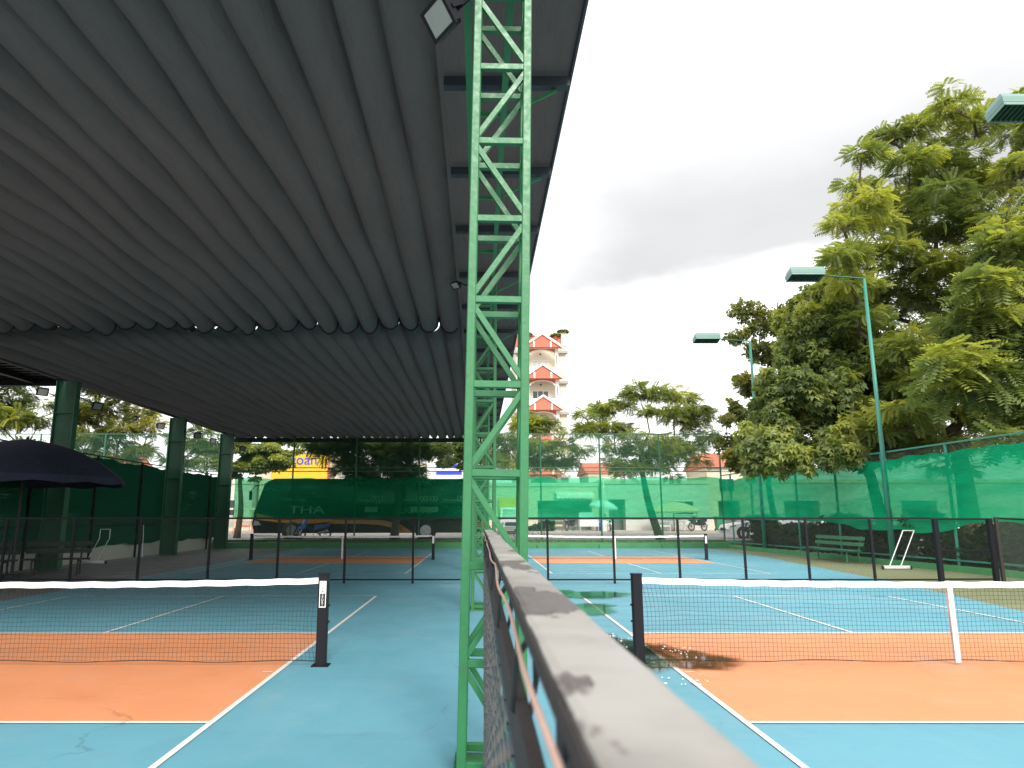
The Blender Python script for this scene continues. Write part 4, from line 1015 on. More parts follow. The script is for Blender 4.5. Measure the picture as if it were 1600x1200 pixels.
def coach():
    # front to the left; the flank that shows is at local y = 0
    x0, x1 = -13.1, 0.6
    t = thing('coach', 'long black coach with orange swoosh parked behind the rear netting', 'coach', (-6.25, 41.4, 0.33))
    L = x1 - x0; h = L / 2; D = 2.45
    side = [(-h + 0.15, 0.32), (h, 0.36), (h, 3.2), (h - 0.25, 3.42), (-h + 1.2, 3.45), (-h + 0.75, 3.25), (-h + 0.12, 1.5), (-h + 0.02, 0.9)]
    MB().prism(side, 0.0, D, 1).build('body', M_coach, t)
    # windows
    n = 8; wx0, wx1 = -h + 1.5, h - 0.5; ww = (wx1 - wx0) / n
    for i in range(n): MB().box((wx0 + i * ww + 0.04, -0.014, 2.0), (wx0 + (i + 1) * ww - 0.04, -0.002, 3.05)).build('window', M_glass, t)
    MB().prism([(-h + 0.5, 1.62), (-h + 1.42, 1.62), (-h + 1.42, 3.0), (-h + 0.93, 3.0)], -0.014, -0.002, 1).build('door_window', M_glass, t)
    MB().prism([(-h + 0.73, 3.2), (-h + 0.63, 3.2), (-h + 0.02, 1.4), (-h + 0.10, 1.4)], 0.1, D - 0.1, 1).build('windscreen', M_glass, t)
    # orange swoosh
    up = [(-h + 0.25, 1.45), (-h + 1.5, 1.18), (-h + 3, 1.12), (-0.4, 1.12), (0.8, 1.05), (1.7, 0.85), (2.25, 0.5), (2.4, 0.34)]
    dn = [(1.75, 0.34), (1.6, 0.45), (1.2, 0.66), (0.5, 0.80), (-0.5, 0.86), (-h + 3, 0.88), (-h + 1.5, 0.94), (-h + 0.3, 1.1)]
    vs = [(x, y, z) for y in (-0.018, -0.003) for x, z in up + dn]; k = len(up); N = 2 * k
    fs = []
    for i in range(k - 1):
        a, b, c, d = i, i + 1, N - 2 - i, N - 1 - i
        fs += [(d, c, b, a)[::-1], ]
        fs += [(i, i + 1, N + i + 1, N + i), (d, N + d, N + c, c)]
    MB().add(vs, [f[::-1] for f in fs]).build('swoosh', M_orangecar, t)
    MB().prism([(h - 1.5, 1.05), (h - 0.9, 0.9), (h - 0.35, 0.40), (h - 0.01, 0.40), (h - 0.01, 1.05)], -0.018, -0.003, 1).build('rear_panel', M_orangecar, t)
    MB().box((h - 0.7, -0.03, 0.72), (h - 0.45, -0.019, 0.95)).build('vent', M_dark, t)
    for i, (a, b) in enumerate(((-4.2, -2.4), (-2.35, -0.6), (-0.55, 1.2))): MB().box((a, -0.012, 0.40), (b, -0.002, 0.86)).build('luggage_door', M_coach, t)
    for x in (-h + 2.35, h - 3.65): 
        MB().disc((x, -0.005, 0.50), 0.62, 26, 1, 0.02).build('wheel_arch', M_dark, t); wheel(t, x, -0.03, 0.48, 0.49, 0.28, 8)
    MB().disc((1.75, -0.024, 0.62), 0.05, 12, 1, 0.012).build('marker_lamp', M_dark, t)
    m = MB(); m.path([(-h + 0.75, -0.05, 3.1), (-h + 0.2, -0.25, 3.05), (-h - 0.05, -0.3, 2.7)], 0.025, 6); m.bev((-h - 0.12, -0.42, 2.2), (-h + 0.02, -0.2, 2.72), 0.03); m.build('mirror', M_black, t)
    m = MB(); m.prism([(-h + 0.12, 0.75), (-h + 0.55, 0.8), (-h + 0.4, 1.0), (-h + 0.14, 1.05)], -0.018, -0.003, 1); m.build('headlight', M_lens, t)
    o = upright(link('lettering', text_mesh('lettering', 'THA', 0.62, M_mark), t), (-h + 3.15, -0.022, 1.63)); o.scale = (1.7, 1, 1)
    o = upright(link('lettering', text_mesh('lettering', 'UONG', 0.5, M_mark), t), (2.6, -0.022, 1.6)); o.scale = (1.3, 1, 1)
    # white scroll graphics on the glass
    for cx, nlo in ((0.15, 4), (2.75, 6), (5.1, 3)):
        m = MB()
        for k in range(nlo):
            c = (cx + k * 0.2, 2.30)
            m.path([(c[0] + 0.085 * math.cos(a / 10 * 6.3), -0.02, c[1] + 0.15 * math.sin(a / 10 * 6.3)) for a in range(11)], 0.018, 4)
        m.path([(cx - 0.9, -0.02, 2.22), (cx - 0.1, -0.02, 2.2)], 0.014, 4); m.build('window_graphic', M_tape, t)
    for a, b in ((-0.35, 0.4), (2.3, 3.9)): MB().box((a, -0.022, 1.52), (b, -0.015, 1.83)).build('side_notice', M_pale, t)
M_mark = paint('faded_lettering', (0.40, 0.40, 0.34), 0.5, 0.1, 3.0)
coach()

def scooter(label, loc, rz, body, s=1.0):
    t = thing('motor_scooter', label, 'motorbike', loc, rz, 'parked motorbikes'); t.scale = (s, s, s)
    for x in (-0.62, 0.62):
        m = MB(); n = 20; r = 0.27
        m.path([(x + r * math.cos(2*math.pi*k/n), 0, 0.31 + r * math.sin(2*math.pi*k/n)) for k in range(n + 1)], 0.045, 6, False)
        w_ = m.build('wheel', M_dark, t, True)
        m = MB(); m.disc((x, 0, 0.31), 0.05, 10, 1, 0.12)
        for k in range(6): a = k * math.pi / 3; m.bar((x, 0, 0.31), (x + 0.24 * math.cos(a), 0, 0.31 + 0.24 * math.sin(a)), 0.025, 0.02, (0, 1, 0))
        m.build('rim', M_chrome, w_)
    m = MB(); m.prism([(0.75, 0.30), (0.30, 0.38), (-0.15, 0.40), (-0.40, 0.60), (-0.85, 0.74), (-0.80, 0.80), (-0.30, 0.70), (0.0, 0.55), (0.35, 0.62), (0.60, 0.60)], -0.09, 0.09, 1); m.build('chassis', M_dark, t)
    m = MB(); m.add([(-0.68, -0.12, 0.50), (-0.35, -0.20, 0.55), (-0.28, -0.10, 1.00), (-0.40, 0, 1.04), (-0.28, 0.10, 1.00), (-0.35, 0.20, 0.55), (-0.68, 0.12, 0.50), (-0.78, 0, 0.55)], [(0,1,2,3),(3,4,5,6),(0,3,7),(3,6,7),(2,1,5,4),(1,0,7),(6,5,7),(1,7,5)]); m.build('front_fairing', body, t)
    m = MB(); m.add([(0.05, -0.13, 0.45), (0.85, -0.08, 0.66), (0.88, -0.06, 0.80), (0.10, -0.13, 0.72), (0.05, 0.13, 0.45), (0.85, 0.08, 0.66), (0.88, 0.06, 0.80), (0.10, 0.13, 0.72)], [(0,1,2,3),(7,6,5,4),(3,2,6,7),(0,4,5,1),(1,5,6,2),(0,3,7,4)]); m.build('tail_cowl', body, t)
    m = MB(); m.add([(-0.05, -0.12, 0.72), (0.85, -0.09, 0.81), (0.90, -0.07, 0.87), (0.35, -0.13, 0.82), (0.0, -0.12, 0.79), (-0.05, 0.12, 0.72), (0.85, 0.09, 0.81), (0.90, 0.07, 0.87), (0.35, 0.13, 0.82), (0.0, 0.12, 0.79)], [(0,1,2,3,4),(9,8,7,6,5),(4,3,8,9),(3,2,7,8),(2,1,6,7),(0,4,9,5),(0,5,6,1)]); m.build('seat', M_black, t)
    m = MB(); m.path([(-0.30, -0.34, 1.06), (-0.36, -0.15, 1.02), (-0.40, 0, 1.0), (-0.36, 0.15, 1.02), (-0.30, 0.34, 1.06)], 0.018, 6); m.build('handlebar', M_black, t)
    for y in (-0.28, 0.28): 
        m = MB(); m.tube((-0.36, y, 1.05), (-0.40, y * 1.2, 1.22), 0.008, n=5); m.disc((-0.40, y * 1.25, 1.25), 0.06, 10, 0, 0.015); m.build('mirror', M_black, t)
    m = MB(); m.disc((-0.70, 0, 0.80), 0.09, 14, 0, 0.08); m.build('headlight', M_lens, t)
    m = MB(); m.path([(-0.60, 0.06, 0.33), (-0.42, 0.06, 0.95)], 0.025, 6); m.path([(-0.60, -0.06, 0.33), (-0.42, -0.06, 0.95)], 0.025, 6); m.build('fork', M_chrome, t)
    m = MB(); m.tube((0.25, -0.15, 0.30), (0.80, -0.17, 0.42), 0.05, 0.06, 10); m.build('exhaust', M_chrome, t)
    m = MB(); m.bar((0.05, -0.1, 0.38), (0.12, -0.25, 0.0), 0.02); m.build('stand', M_chrome, t)
scooter('black and blue motorbike parked in front of the coach', (-9.35, 40.5, 0.33), 0.12, M_bluepl, 1.12)
scooter('scooter seen end-on beside the white street pole', (10.35, 56.6, 0.5), 1.4, M_white)
scooter('motorbike standing near the green wheelie bin', (17.3, 56.7, 0.5), 0.5, M_dark, 1.1)
scooter('dark motorbike beside the white counter', (7.3, 57.4, 0.5), 1.0, M_dark)

def car():
    t = thing('sedan_car', 'white car parked by the right rear corner, front wheel showing', 'car', (16.9, 42.2, 0.33))
    prof = [(-2.2, 0.30), (-2.25, 0.55), (-2.1, 0.78), (-1.2, 0.95), (-0.45, 1.42), (0.8, 1.46), (1.6, 1.05), (2.2, 0.98), (2.28, 0.6), (2.2, 0.28)]
    m = MB(); N = len(prof); secs = [(0.0, 0.0), (0.10, 0.0), (1.70, 0.0), (1.8, 0.0)]
    vs = []
    for y, _ in secs:
        for i, (x, z) in enumerate(prof):
            inset = 0.0 if y in (0.10, 1.70) else 0.06
            yy = y + (0.18 if y < 0.9 else -0.18) * (z > 1.2)
            vs.append((x * (1 - inset * 0.3), yy, z - inset * 0.3))
    m.add(vs, [(s*N+i, s*N+(i+1) % N, (s+1)*N+(i+1) % N, (s+1)*N+i)[::-1] for s in range(3) for i in range(N)] + [tuple(range(N)), tuple(range(4*N-1, 3*N-1, -1))])
    m.build('body', M_carwhite, t)
    MB().add([(-1.05, 0.02, 0.98), (1.35, 0.02, 1.02), (0.78, 0.155, 1.38), (-0.42, 0.155, 1.36)], [(0, 1, 2, 3)]).build('side_window', M_glass, t)
    MB().add([(-1.22, 0.2, 0.965), (-1.22, 1.6, 0.965), (-0.5, 1.5, 1.42), (-0.5, 0.3, 1.42)], [(0, 3, 2, 1)]).build('windscreen', M_glass, t)
    for x in (-1.38, 1.32):
        MB().disc((x, -0.004, 0.33), 0.385, 22, 1, 0.02).build('wheel_arch', M_dark, t); wheel(t, x, 0.01, 0.315, 0.32, 0.22, 7)
    MB().add([(-2.17, -0.004, 0.62), (-1.75, -0.006, 0.70), (-1.8, -0.006, 0.80), (-2.08, -0.004, 0.76)], [(0, 1, 2, 3)]).build('headlight', M_lens, t)
    MB().box((-2.29, 0.5, 0.45), (-2.235, 1.3, 0.62)).build('grille', M_dark, t)
    MB().box((-0.2, -0.012, 0.82), (0.0, -0.002, 0.86)).build('door_handle', M_chrome, t)
    m = MB(); m.bev((-0.85, -0.18, 0.95), (-0.65, -0.02, 1.08), 0.03); m.build('mirror', M_carwhite, t)
car()
def truck():
    t = thing('small_truck', 'small white truck with yellow cargo box facing the courts, behind the lattice column', 'truck', (2.45, 53.0, 0.33))
    MB().add([(-0.85, 0.05, 0.45), (0.85, 0.05, 0.45), (0.85, 0.0, 1.15), (-0.85, 0.0, 1.15), (-0.8, 0.35, 1.95), (0.8, 0.35, 1.95), (-0.85, 1.6, 0.45), (0.85, 1.6, 0.45), (0.8, 1.6, 1.95), (-0.8, 1.6, 1.95)],
             [(0,1,2,3),(3,2,5,4),(4,5,8,9),(1,7,8,5,2),(6,0,3,4,9),(7,6,9,8),(0,6,7,1)]).build('cab', M_carwhite, t)
    MB().add([(-0.7, 0.03, 1.22), (0.7, 0.03, 1.22), (0.66, 0.29, 1.82), (-0.66, 0.29, 1.82)], [(0, 1, 2, 3)]).build('windscreen', M_glass, t)
    MB().box((-0.5, -0.03, 0.62), (0.5, 0.02, 0.88)).build('grille', M_dark, t)
    for x in (-0.68, 0.68): MB().disc((x, 0.0, 0.78), 0.11, 14, 1, 0.06).build('headlight', M_lens, t)
    MB().box((-0.86, -0.08, 0.36), (0.86, 0.04, 0.54)).build('bumper', M_chrome, t)
    MB().box((-0.9, 1.7, 0.7), (0.9, 4.6, 2.75)).build('cargo_box', M_yellow, t)
    for x in (-0.72, 0.5):
        for y in (0.85, 3.7): MB().disc((x + 0.11, y, 0.36), 0.36, 18, 0, 0.22).build('wheel', M_dark, t)
truck()
def bicycle():
    t = thing('bicycle', 'bicycle leaning on the rear fence beside the nearest lattice column', 'bicycle', (2.75, 39.25, 0.33), 0.1)
    for x in (-0.52, 0.52):
        m = MB(); n = 24; m.path([(x + 0.33 * math.cos(2*math.pi*k/n), 0, 0.34 + 0.33 * math.sin(2*math.pi*k/n)) for k in range(n+1)], 0.016, 5, False)
        w_ = m.build('wheel', M_dark, t, True); m = MB()
        for k in range(12): a = k * math.pi / 6; m.tube((x, 0, 0.34), (x + 0.32 * math.cos(a), 0, 0.34 + 0.32 * math.sin(a)), 0.002, n=3)
        m.build('spoke', M_chrome, w_)
    m = MB()
    for p, q in (((-0.12, 0.30), (-0.25, 0.80)), ((-0.12, 0.30), (0.38, 0.75)), ((-0.22, 0.72), (0.36, 0.80)), ((-0.12, 0.30), (-0.52, 0.34)), ((-0.22, 0.72), (-0.52, 0.34)), ((0.52, 0.34), (0.34, 0.95))): m.tube((p[0], 0, p[1]), (q[0], 0, q[1]), 0.016, n=6)
    m.build('frame', M_bluepl, t)
    MB().bev((-0.38, -0.07, 0.80), (-0.12, 0.07, 0.86), 0.02).build('saddle', M_black, t)
    m = MB(); m.path([(0.25, -0.28, 0.98), (0.34, -0.1, 0.97), (0.34, 0.1, 0.97), (0.25, 0.28, 0.98)], 0.012, 6); m.build('handlebar', M_chrome, t)
bicycle()

# ------------------------------------------------------------------ the street: furniture and stalls
def cart(label, loc):
    t = thing('food_cart', label, 'cart', loc)
    MB().box((-0.75, -0.4, 0.35), (0.75, 0.4, 0.95)).build('cabinet', M_white, t)
    MB().box((-0.8, -0.45, 0.951), (0.8, 0.45, 0.99)).build('counter', M_alu, t)
    for a, b in ((-0.68, -0.05), (0.05, 0.68)): MB().box((a, -0.412, 0.42), (b, -0.401, 0.9)).build('door', M_tape, t)
    for x in (-0.7, 0.7): MB().bar((x, 0.35, 0.0), (x, 0.35, 0.349), 0.05).build('leg', M_alu, t); MB().bar((x, -0.35, 0.0), (x, -0.35, 0.349), 0.05).build('leg', M_alu, t)
    MB().box((-0.7, 0.1, 0.991), (0.5, 0.4, 1.45)).build('glass_case', M_ltblue, t)
cart('white food cart with doors on the far sidewalk', (8.7, 56.9, 0.5))
def table(name, label, loc, L, D, H, top, leg, group=None):
    t = thing(name, label, 'table', loc, 0, group)
    MB().bev((-L/2, -D/2, H - 0.04), (L/2, D/2, H), 0.01).build('table_top', top, t)
    for x in (-L/2 + 0.06, L/2 - 0.06):
        for y in (-D/2 + 0.06, D/2 - 0.06): MB().bar((x, y, 0), (x, y, H - 0.041), 0.04).build('leg', leg, t)
    MB().box((-L/2 + 0.08, -D/2 + 0.05, H * 0.45), (L/2 - 0.08, -D/2 + 0.07, H * 0.62)).build('apron', top, t)
table('street_table', 'white table left of the two under the beige parasol', (14.6, 56.6, 0.5), 1.0, 0.6, 0.75, M_white, M_white, 'street tables')
table('street_table', 'white table right of the two under the beige parasol', (15.9, 56.9, 0.5), 0.9, 0.6, 0.75, M_white, M_white, 'street tables')
table('street_table', 'yellowish wooden table in front of the dark shop', (6.2, 57.0, 0.5), 1.0, 0.6, 0.8, M_canvas, M_wood, 'street tables')
table('street_table', 'red plastic table on the far sidewalk left of the coach', (-18.5, 56.6, 0.5), 1.2, 0.7, 0.72, M_red, M_red, 'street tables')
def stool(label, loc, mat, group='plastic stools on the sidewalk'):
    t = thing('stool', label, 'stool', loc, 0, group)
    MB().bev((-0.17, -0.17, 0.40), (0.17, 0.17, 0.44), 0.03).build('seat', mat, t)
    for x in (-1, 1):
        for y in (-1, 1): MB().bar((x * 0.18, y * 0.18, 0), (x * 0.14, y * 0.14, 0.40), 0.035).build('leg', mat, t)
stool('red stool in front of the red table', (-18.9, 55.9, 0.33), M_red); stool('red stool right of the red table', (-17.5, 56.3, 0.5), M_red)
stool('brown stool beside the yellowish table', (5.4, 56.6, 0.5), M_wood); stool('brown stool right of the white tables', (16.55, 56.4, 0.5), M_wood)
def drum(name, label, cat, loc, mat, r, h):
    t = thing(name, label, cat, loc)
    MB().lathe((0, 0, 0), [(0, 0), (r * 0.9, 0), (r, 0.04), (r, h * 0.33), (r * 1.04, h * 0.35), (r, h * 0.37), (r, h * 0.66), (r * 1.04, h * 0.68), (r, h * 0.7), (r, h), (r * 0.9, h + 0.01)], 16).build('body', mat, t, True)
    MB().lathe((0, 0, 0), [(r * 0.92, h + 0.012), (r * 0.92, h + 0.04), (0.0, h + 0.045)], 16).build('lid', M_dark, t, True)
drum('barrel', 'blue plastic barrel right of the white food cart', 'barrel', (9.35 + 0.25, 57.1, 0.5), M_bluepl, 0.24, 0.9)
def bin_():
    t = thing('wheelie_bin', 'green wheelie bin on the far sidewalk behind the white car', 'bin', (18.9, 56.2, 0.5))
    MB().add([(-0.28, -0.3, 0.06), (0.28, -0.3, 0.06), (0.28, 0.3, 0.06), (-0.28, 0.3, 0.06), (-0.36, -0.38, 1.0), (0.36, -0.38, 1.0), (0.36, 0.38, 1.0), (-0.36, 0.38, 1.0)], [(3,2,1,0),(4,5,6,7),(0,1,5,4),(1,2,6,5),(2,3,7,6),(3,0,4,7)]).build('body', M_bin, t)
    MB().add([(-0.4, -0.42, 1.002), (0.4, -0.42, 1.002), (0.4, 0.42, 1.002), (-0.4, 0.42, 1.002), (-0.36, -0.38, 1.08), (0.36, -0.38, 1.08), (0.36, 0.38, 1.14), (-0.36, 0.38, 1.14)], [(3,2,1,0),(4,5,6,7),(0,1,5,4),(1,2,6,5),(2,3,7,6),(3,0,4,7)]).build('lid', M_bin, t)
    for x in (-0.3, 0.3): MB().disc((x, 0.33, 0.1), 0.1, 12, 0, 0.05).build('wheel', M_dark, t)
bin_()
def street_pole():
    t = thing('street_pole', 'slim white pole rising beside the pale parasol on the sidewalk', 'pole', (9.9, 56.4, 0.5))
    MB().path([(0, 0, 0), (0, 0, 4.1)], [0.07, 0.05], 10).build('shaft', M_white, t, True)
    MB().lathe((0, 0, 0), [(0.24, 0), (0.24, 0.5), (0.12, 0.8), (0.07, 0.82)], 12).build('footing', M_tape, t)
    MB().lathe((0, 0, 0), [(0.0, 4.22), (0.07, 4.18), (0.07, 4.1), (0.0, 4.1)], 10).build('cap', M_white, t)
street_pole()
parasol('parasol', 'tilted pale blue parasol over the food cart', (9.9 + 0.15, 57.6, 0.5), 1.15, 1.95, 0.5, M_ltblue, 8, (-0.12, 0.1), 0.14, M_alu, 'street parasols')
parasol('parasol', 'wide beige parasol over the white tables', (15.6, 57.3, 0.5), 2.15, 1.55, 0.75, M_canvas, 8, (0.05, 0), 0.12, M_wood, 'street parasols')

# ------------------------------------------------------------------ the street: buildings
def window(parent, x0, x1, z0, z1, y, frame=M_white, glass=M_glass, mull=1):
    w_ = MB(); fw = 0.06
    w_.box((x0, y - 0.05, z0), (x0 + fw, y - 0.002, z1)); w_.box((x1 - fw, y - 0.05, z0), (x1, y - 0.002, z1)); w_.box((x0 + fw, y - 0.05, z0), (x1 - fw, y - 0.002, z0 + fw)); w_.box((x0 + fw, y - 0.05, z1 - fw), (x1 - fw, y - 0.002, z1))
    for i in range(mull): xm = x0 + (x1 - x0) * (i + 1) / (mull + 1); w_.box((xm - 0.025, y - 0.045, z0 + fw), (xm + 0.025, y - 0.002, z1 - fw))
    o = w_.build('window', frame, parent)
    MB().box((x0 + fw, y - 0.02, z0 + fw), (x1 - fw, y - 0.004, z1 - fw)).build('pane', glass, o)
    return o
def shop(label, x0, x1, y, h, wall, openings=(), windows=(), roof=None, depth=6.0, z0=0.45, parapet=0.3, mats=None):
    t = thing('shop_house', label, 'building', ((x0 + x1) / 2, y, z0), 0, 'shop houses across the street'); c = (x0 + x1) / 2
    # wall in piers round the openings, so that each shop front is a real recess
    op = sorted(openings); cur = x0; m = MB()
    for a, b, hh in op:
        if a > cur + 0.01: m.box((cur - c, 0, 0), (a - c, depth, h))
        m.box((a - c, 0.0, hh), (b - c, depth, h)); cur = b
        MB().box((a - c + 0.002, 1.2, 0), (b - c - 0.002, 1.25, hh - 0.002)).build('shop_front', M_shutter, t)
    if cur < x1 - 0.01: m.box((cur - c, 0, 0), (x1 - c, depth, h))
    m.build('wall', wall, t)
    MB().box((x0 - c - 0.06, -0.10, h - 0.001 + 0.002), (x1 - c + 0.06, depth, h + parapet)).build('parapet', M_cream if wall is not M_cream else M_pale, t)
    for a, b, za, zb in windows: window(t, a - c, b - c, za, zb, 0.0)
    if roof:
        rf = MB().add([(x0 - c - 0.3, -0.4, h + parapet + 0.02), (x1 - c + 0.3, -0.4, h + parapet + 0.02), (x1 - c + 0.3, depth + 0.4, h + parapet + 0.02), (x0 - c - 0.3, depth + 0.4, h + parapet + 0.02), (x0 - c - 0.3, depth / 2, h + parapet + roof), (x1 - c + 0.3, depth / 2, h + parapet + roof)],
                 [(3,2,1,0),(0,1,5,4),(2,3,4,5),(1,2,5),(3,0,4)]).build('roof', M_rooftile, t)
    return t
sA = shop('pale shop house with cream balusters left of the coach', -31, -19.2, 60.5, 3.9, M_pale, ((-29, -26, 2.6),), ((-24.5, -22.8, 1.2, 2.6), (-22.2, -20.6, 1.2, 2.6)))
def balustrade():
    t = thing('balustrade', 'cream baluster fence in front of the pale shop house on the left', 'fence', (-19.6, 58.6, 0.5))
    MB().box((-3.6, -0.14, 0), (3.6, 0.14, 0.25)).build('plinth', M_cream, t); MB().box((-3.6, -0.14, 1.66), (3.6, 0.14, 1.82)).build('coping', M_cream, t)
    for i in range(12):
        MB().lathe((-3.3 + i * 0.6, 0, 0.25), [(0.10, 0), (0.10, 0.1), (0.06, 0.2), (0.13, 0.5), (0.12, 0.65), (0.06, 0.95), (0.06, 1.1), (0.10, 1.3), (0.10, 1.41)], 10).build('baluster', M_canvas, t, True)
balustrade()
shop('shop house behind the yellow sign board', -19.0, -12.2, 61.5, 6.6, M_cream, ((-18, -13.5, 2.8),), ((-18, -16.6, 3.6, 4.8), (-15, -13.6, 3.6, 4.8)))
def sign(label, x0, x1, z0, z1, y, mat, text=None, tsize=0.9, tmat=None, tz=0.0, edge=None, stripes=()):
    t = thing('sign_board', label, 'sign', ((x0 + x1) / 2, y, z0)); w_ = (x1 - x0) / 2
    MB().box((-w_, 0, 0), (w_, 0.14, z1 - z0)).build('board', mat, t)
    if edge: MB().box((w_ + 0.002, -0.02, 0), (w_ + 0.14, 0.15, z1 - z0)).build('edge_strip', edge, t)
    if text: upright(link('lettering', text_mesh('lettering', text, tsize, tmat, 0.02), t), (0.4, -0.025, (z1 - z0) / 2 + tz))
    for a, b in stripes: MB().box((-w_ + 0.05, -0.02, a), (w_ - 0.05, -0.002, b)).build('stripe', M_bluesign, t)
    for x in (-w_ + 0.3, w_ - 0.3): MB().bar((x, 0.15, (z1 - z0) / 2), (x, 0.42, (z1 - z0) / 2), 0.05).build('bracket', M_black, t)
sign('big yellow sign board with blue lettering above the coach', -17.9, -13.05, 4.05, 7.0, 61.06, M_yellow, 'toàn', 1.25, M_bluesign, 0.9, M_red)
shop('plain shop house behind the coach', -12.1, -4.6, 61.0, 5.4, M_pale, ((-11, -8.4, 2.8), (-7.8, -5.4, 2.8)), ((-10.5, -9.1, 3.4, 4.6), (-7.6, -6.0, 3.4, 4.6)))
shop('white shop house with blue striped sign left of the lattice column', -4.5, 0.8, 61.3, 7.2, M_white, ((-3.8, 0.2, 2.9),), ((-3.6, -2.2, 5.9, 6.9),))
sign('white sign board with blue stripes left of the lattice column', -3.7, -1.4, 4.3, 6.1, 60.86, M_white, None, stripes=((0.15, 0.5), (0.85, 1.15), (1.5, 1.75)))
sM = shop('low pink shop house with scalloped awning behind the food cart', 0.9, 10.2, 60.6, 3.7, M_cream, ((1.6, 4.2, 2.5), (5.0, 9.6, 2.5)))
def awning():
    t = thing('awning', 'white scalloped awning over the dark shop front', 'awning', (8.1, 60.58, 3.0))
    m = MB(); n = 24
    def fn(u, v): return (-1.6 + 3.2 * u, -1.0 * v, 0.72 - 0.32 * v)
    m.grid(fn, n, 2); m.build('cover', M_white, t)
    m = MB()
    def fv(u, v): return (-1.6 + 3.2 * u, -1.0, 0.40 - v * (0.22 + 0.10 * abs(math.sin(u * math.pi * 9))))
    m.grid(fv, 90, 1); m.build('valance', M_tape, t)
    for x in (-1.5, -0.5, 0.5, 1.5): MB().bar((x, -0.001, 0.08), (x, -0.98, 0.36), 0.03).build('arm', M_alu, t)
awning()
shop('grey-walled shop house with a dark shutter behind the pale parasol', 10.3, 19.5, 60.4, 3.9, M_pale, ((11.0, 12.4, 2.6),), ((16.5, 18.2, 1.3, 2.5),))
shop('shop house behind the white car, red tiled roof', 19.6, 23.2, 60.8, 5.0, M_cream, ((20.4, 22.2, 2.5),), ((20.5, 21.9, 3.2, 4.4),), 1.5)
shop('house with red tiled roof right of the tall house', 10.4, 13.4, 67.0, 4.9, M_white, (), ((11.2, 12.4, 3.6, 4.6),), 1.2)
shop('long low house beyond the right trees', 23.4, 48, 60.8, 4.0, M_pale, ((26, 29, 2.5), (36, 39, 2.5)))
shop('long low house beyond the left trees, red roof edge', -60, -31.2, 62.0, 5.0, M_cream, ((-50, -46, 2.5), (-40, -36, 2.5)), (), 1.4)

def tall_house():
    Y = 70.0; t = thing('tall_house', 'tall narrow cream house with stacked salmon gables and arched balconies', 'building', (6.45, Y, 0.45))
    W_ = 2.6; top = 19.6; g0 = 18.05; fl = 3.2
    MB().box((-W_, 1.3, 0), (W_, 12.0, top - 1.0)).build('wall', M_housewall, t)
    MB().box((-W_, 1.2, top - 0.998), (W_, 12.0, top + 0.15)).build('parapet', M_salmon, t)
    MB().box((W_ - 0.5, 1.0, top - 0.996), (W_ + 0.05, 1.5, top + 0.75)).build('corner_pier', M_housewall, t)
    def arch(cx, z, r, y0, y1):
        m = MB(); n = 12; ro = r + 0.14
        vs = []
        for yy in (y0, y1):
            for rr_ in (r, ro):
                for k in range(n + 1):
                    a = math.pi * k / n; vs.append((cx + rr_ * math.cos(a), yy, z + 0.42 * rr_ * math.sin(a)))
        q = n + 1; fs = []
        for k in range(n): fs += [(k, q + k, q + k + 1, k + 1), (2*q + k + 1, 3*q + k + 1, 3*q + k, 2*q + k), (q + k, 3*q + k, 3*q + k + 1, q + k + 1), (k + 1, 2*q + k + 1, 2*q + k, k)]
        return m.add(vs, fs)
    for i in range(5):
        zb = g0 - i * fl   # springing of the gable
        # gable with its two white rakes
        MB().prism([(-2.0, zb + 0.001), (2.0, zb + 0.001), (0, zb + 1.33)], -0.62, 0.0, 1).build('gable', M_salmon, t)
        m = MB()
        for s in (-1, 1): m.bar((s * 2.25, -0.66, zb - 0.12), (0, -0.66, zb + 1.42), 0.20, 0.24, (0, 1, 0))
        m.build('rake', M_housetrim, t)
        for s in (-1, 1): MB().box((s * 0.85 - 0.08, -0.68, zb + 0.0), (s * 0.85 + 0.08, -0.622, zb + 0.62)).build('bracket', M_housetrim, t)
        arch(0, zb - 0.62, 1.18, 0.05, 0.35).build('arch', M_housetrim, t)
        # lintel wall above the arch
        mb_ = MB(); n = 12
        pts = [(1.32 * math.cos(math.pi * k / n), zb - 0.62 + 0.42 * 1.32 * math.sin(math.pi * k / n)) for k in range(n + 1)]
        for k in range(n):
            a, b = pts[k], pts[k + 1]
            mb_.prism([(a[0], a[1]), (a[0], zb - 0.001), (b[0], zb - 0.001), (b[0], b[1])], 0.08, 0.30, 1)
        mb_.build('spandrel', M_salmon, t)
        for s in (-1, 1):
            MB().box((s * 1.5 - 0.17, 0.04, zb - 1.95), (s * 1.5 + 0.17, 0.38, zb - 0.002)).build('column', M_housetrim, t)
            MB().box((s * 1.5 - 0.045, 0.01, zb - 1.6), (s * 1.5 + 0.045, 0.038, zb - 0.7)).build('column_inset', M_shutter, t)
        MB().box((-1.75, 0.0, zb - 2.75), (1.75, 0.25, zb - 1.952)).build('balcony_parapet', M_housetrim, t)
        MB().box((-1.9, -0.05, zb - 2.95), (1.9, 1.29, zb - 2.752)).build('balcony_slab', M_housetrim, t)
        MB().box((1.76, 0.9, zb - 0.25), (W_ + 0.18, 1.55, zb + 0.02)).build('cornice', M_slateledge, t); MB().box((-W_ - 0.18, 0.9, zb - 0.25), (-1.76, 1.55, zb + 0.02)).build('cornice', M_slateledge, t)
        window(t, -0.95, 0.75, zb - 2.6, zb - 0.95, 1.295, M_housetrim, M_glass if i == 1 else M_paleglass, 2)
        window(t, 1.72, 2.35, zb - 2.2, zb - 0.85, 1.295, M_housetrim, M_paleglass, 0)
        MB().disc((-0.1, 0.75, zb - 0.42), 0.10, 10, 2, 0.12).build('ceiling_lamp', M_dark, t)
    return t
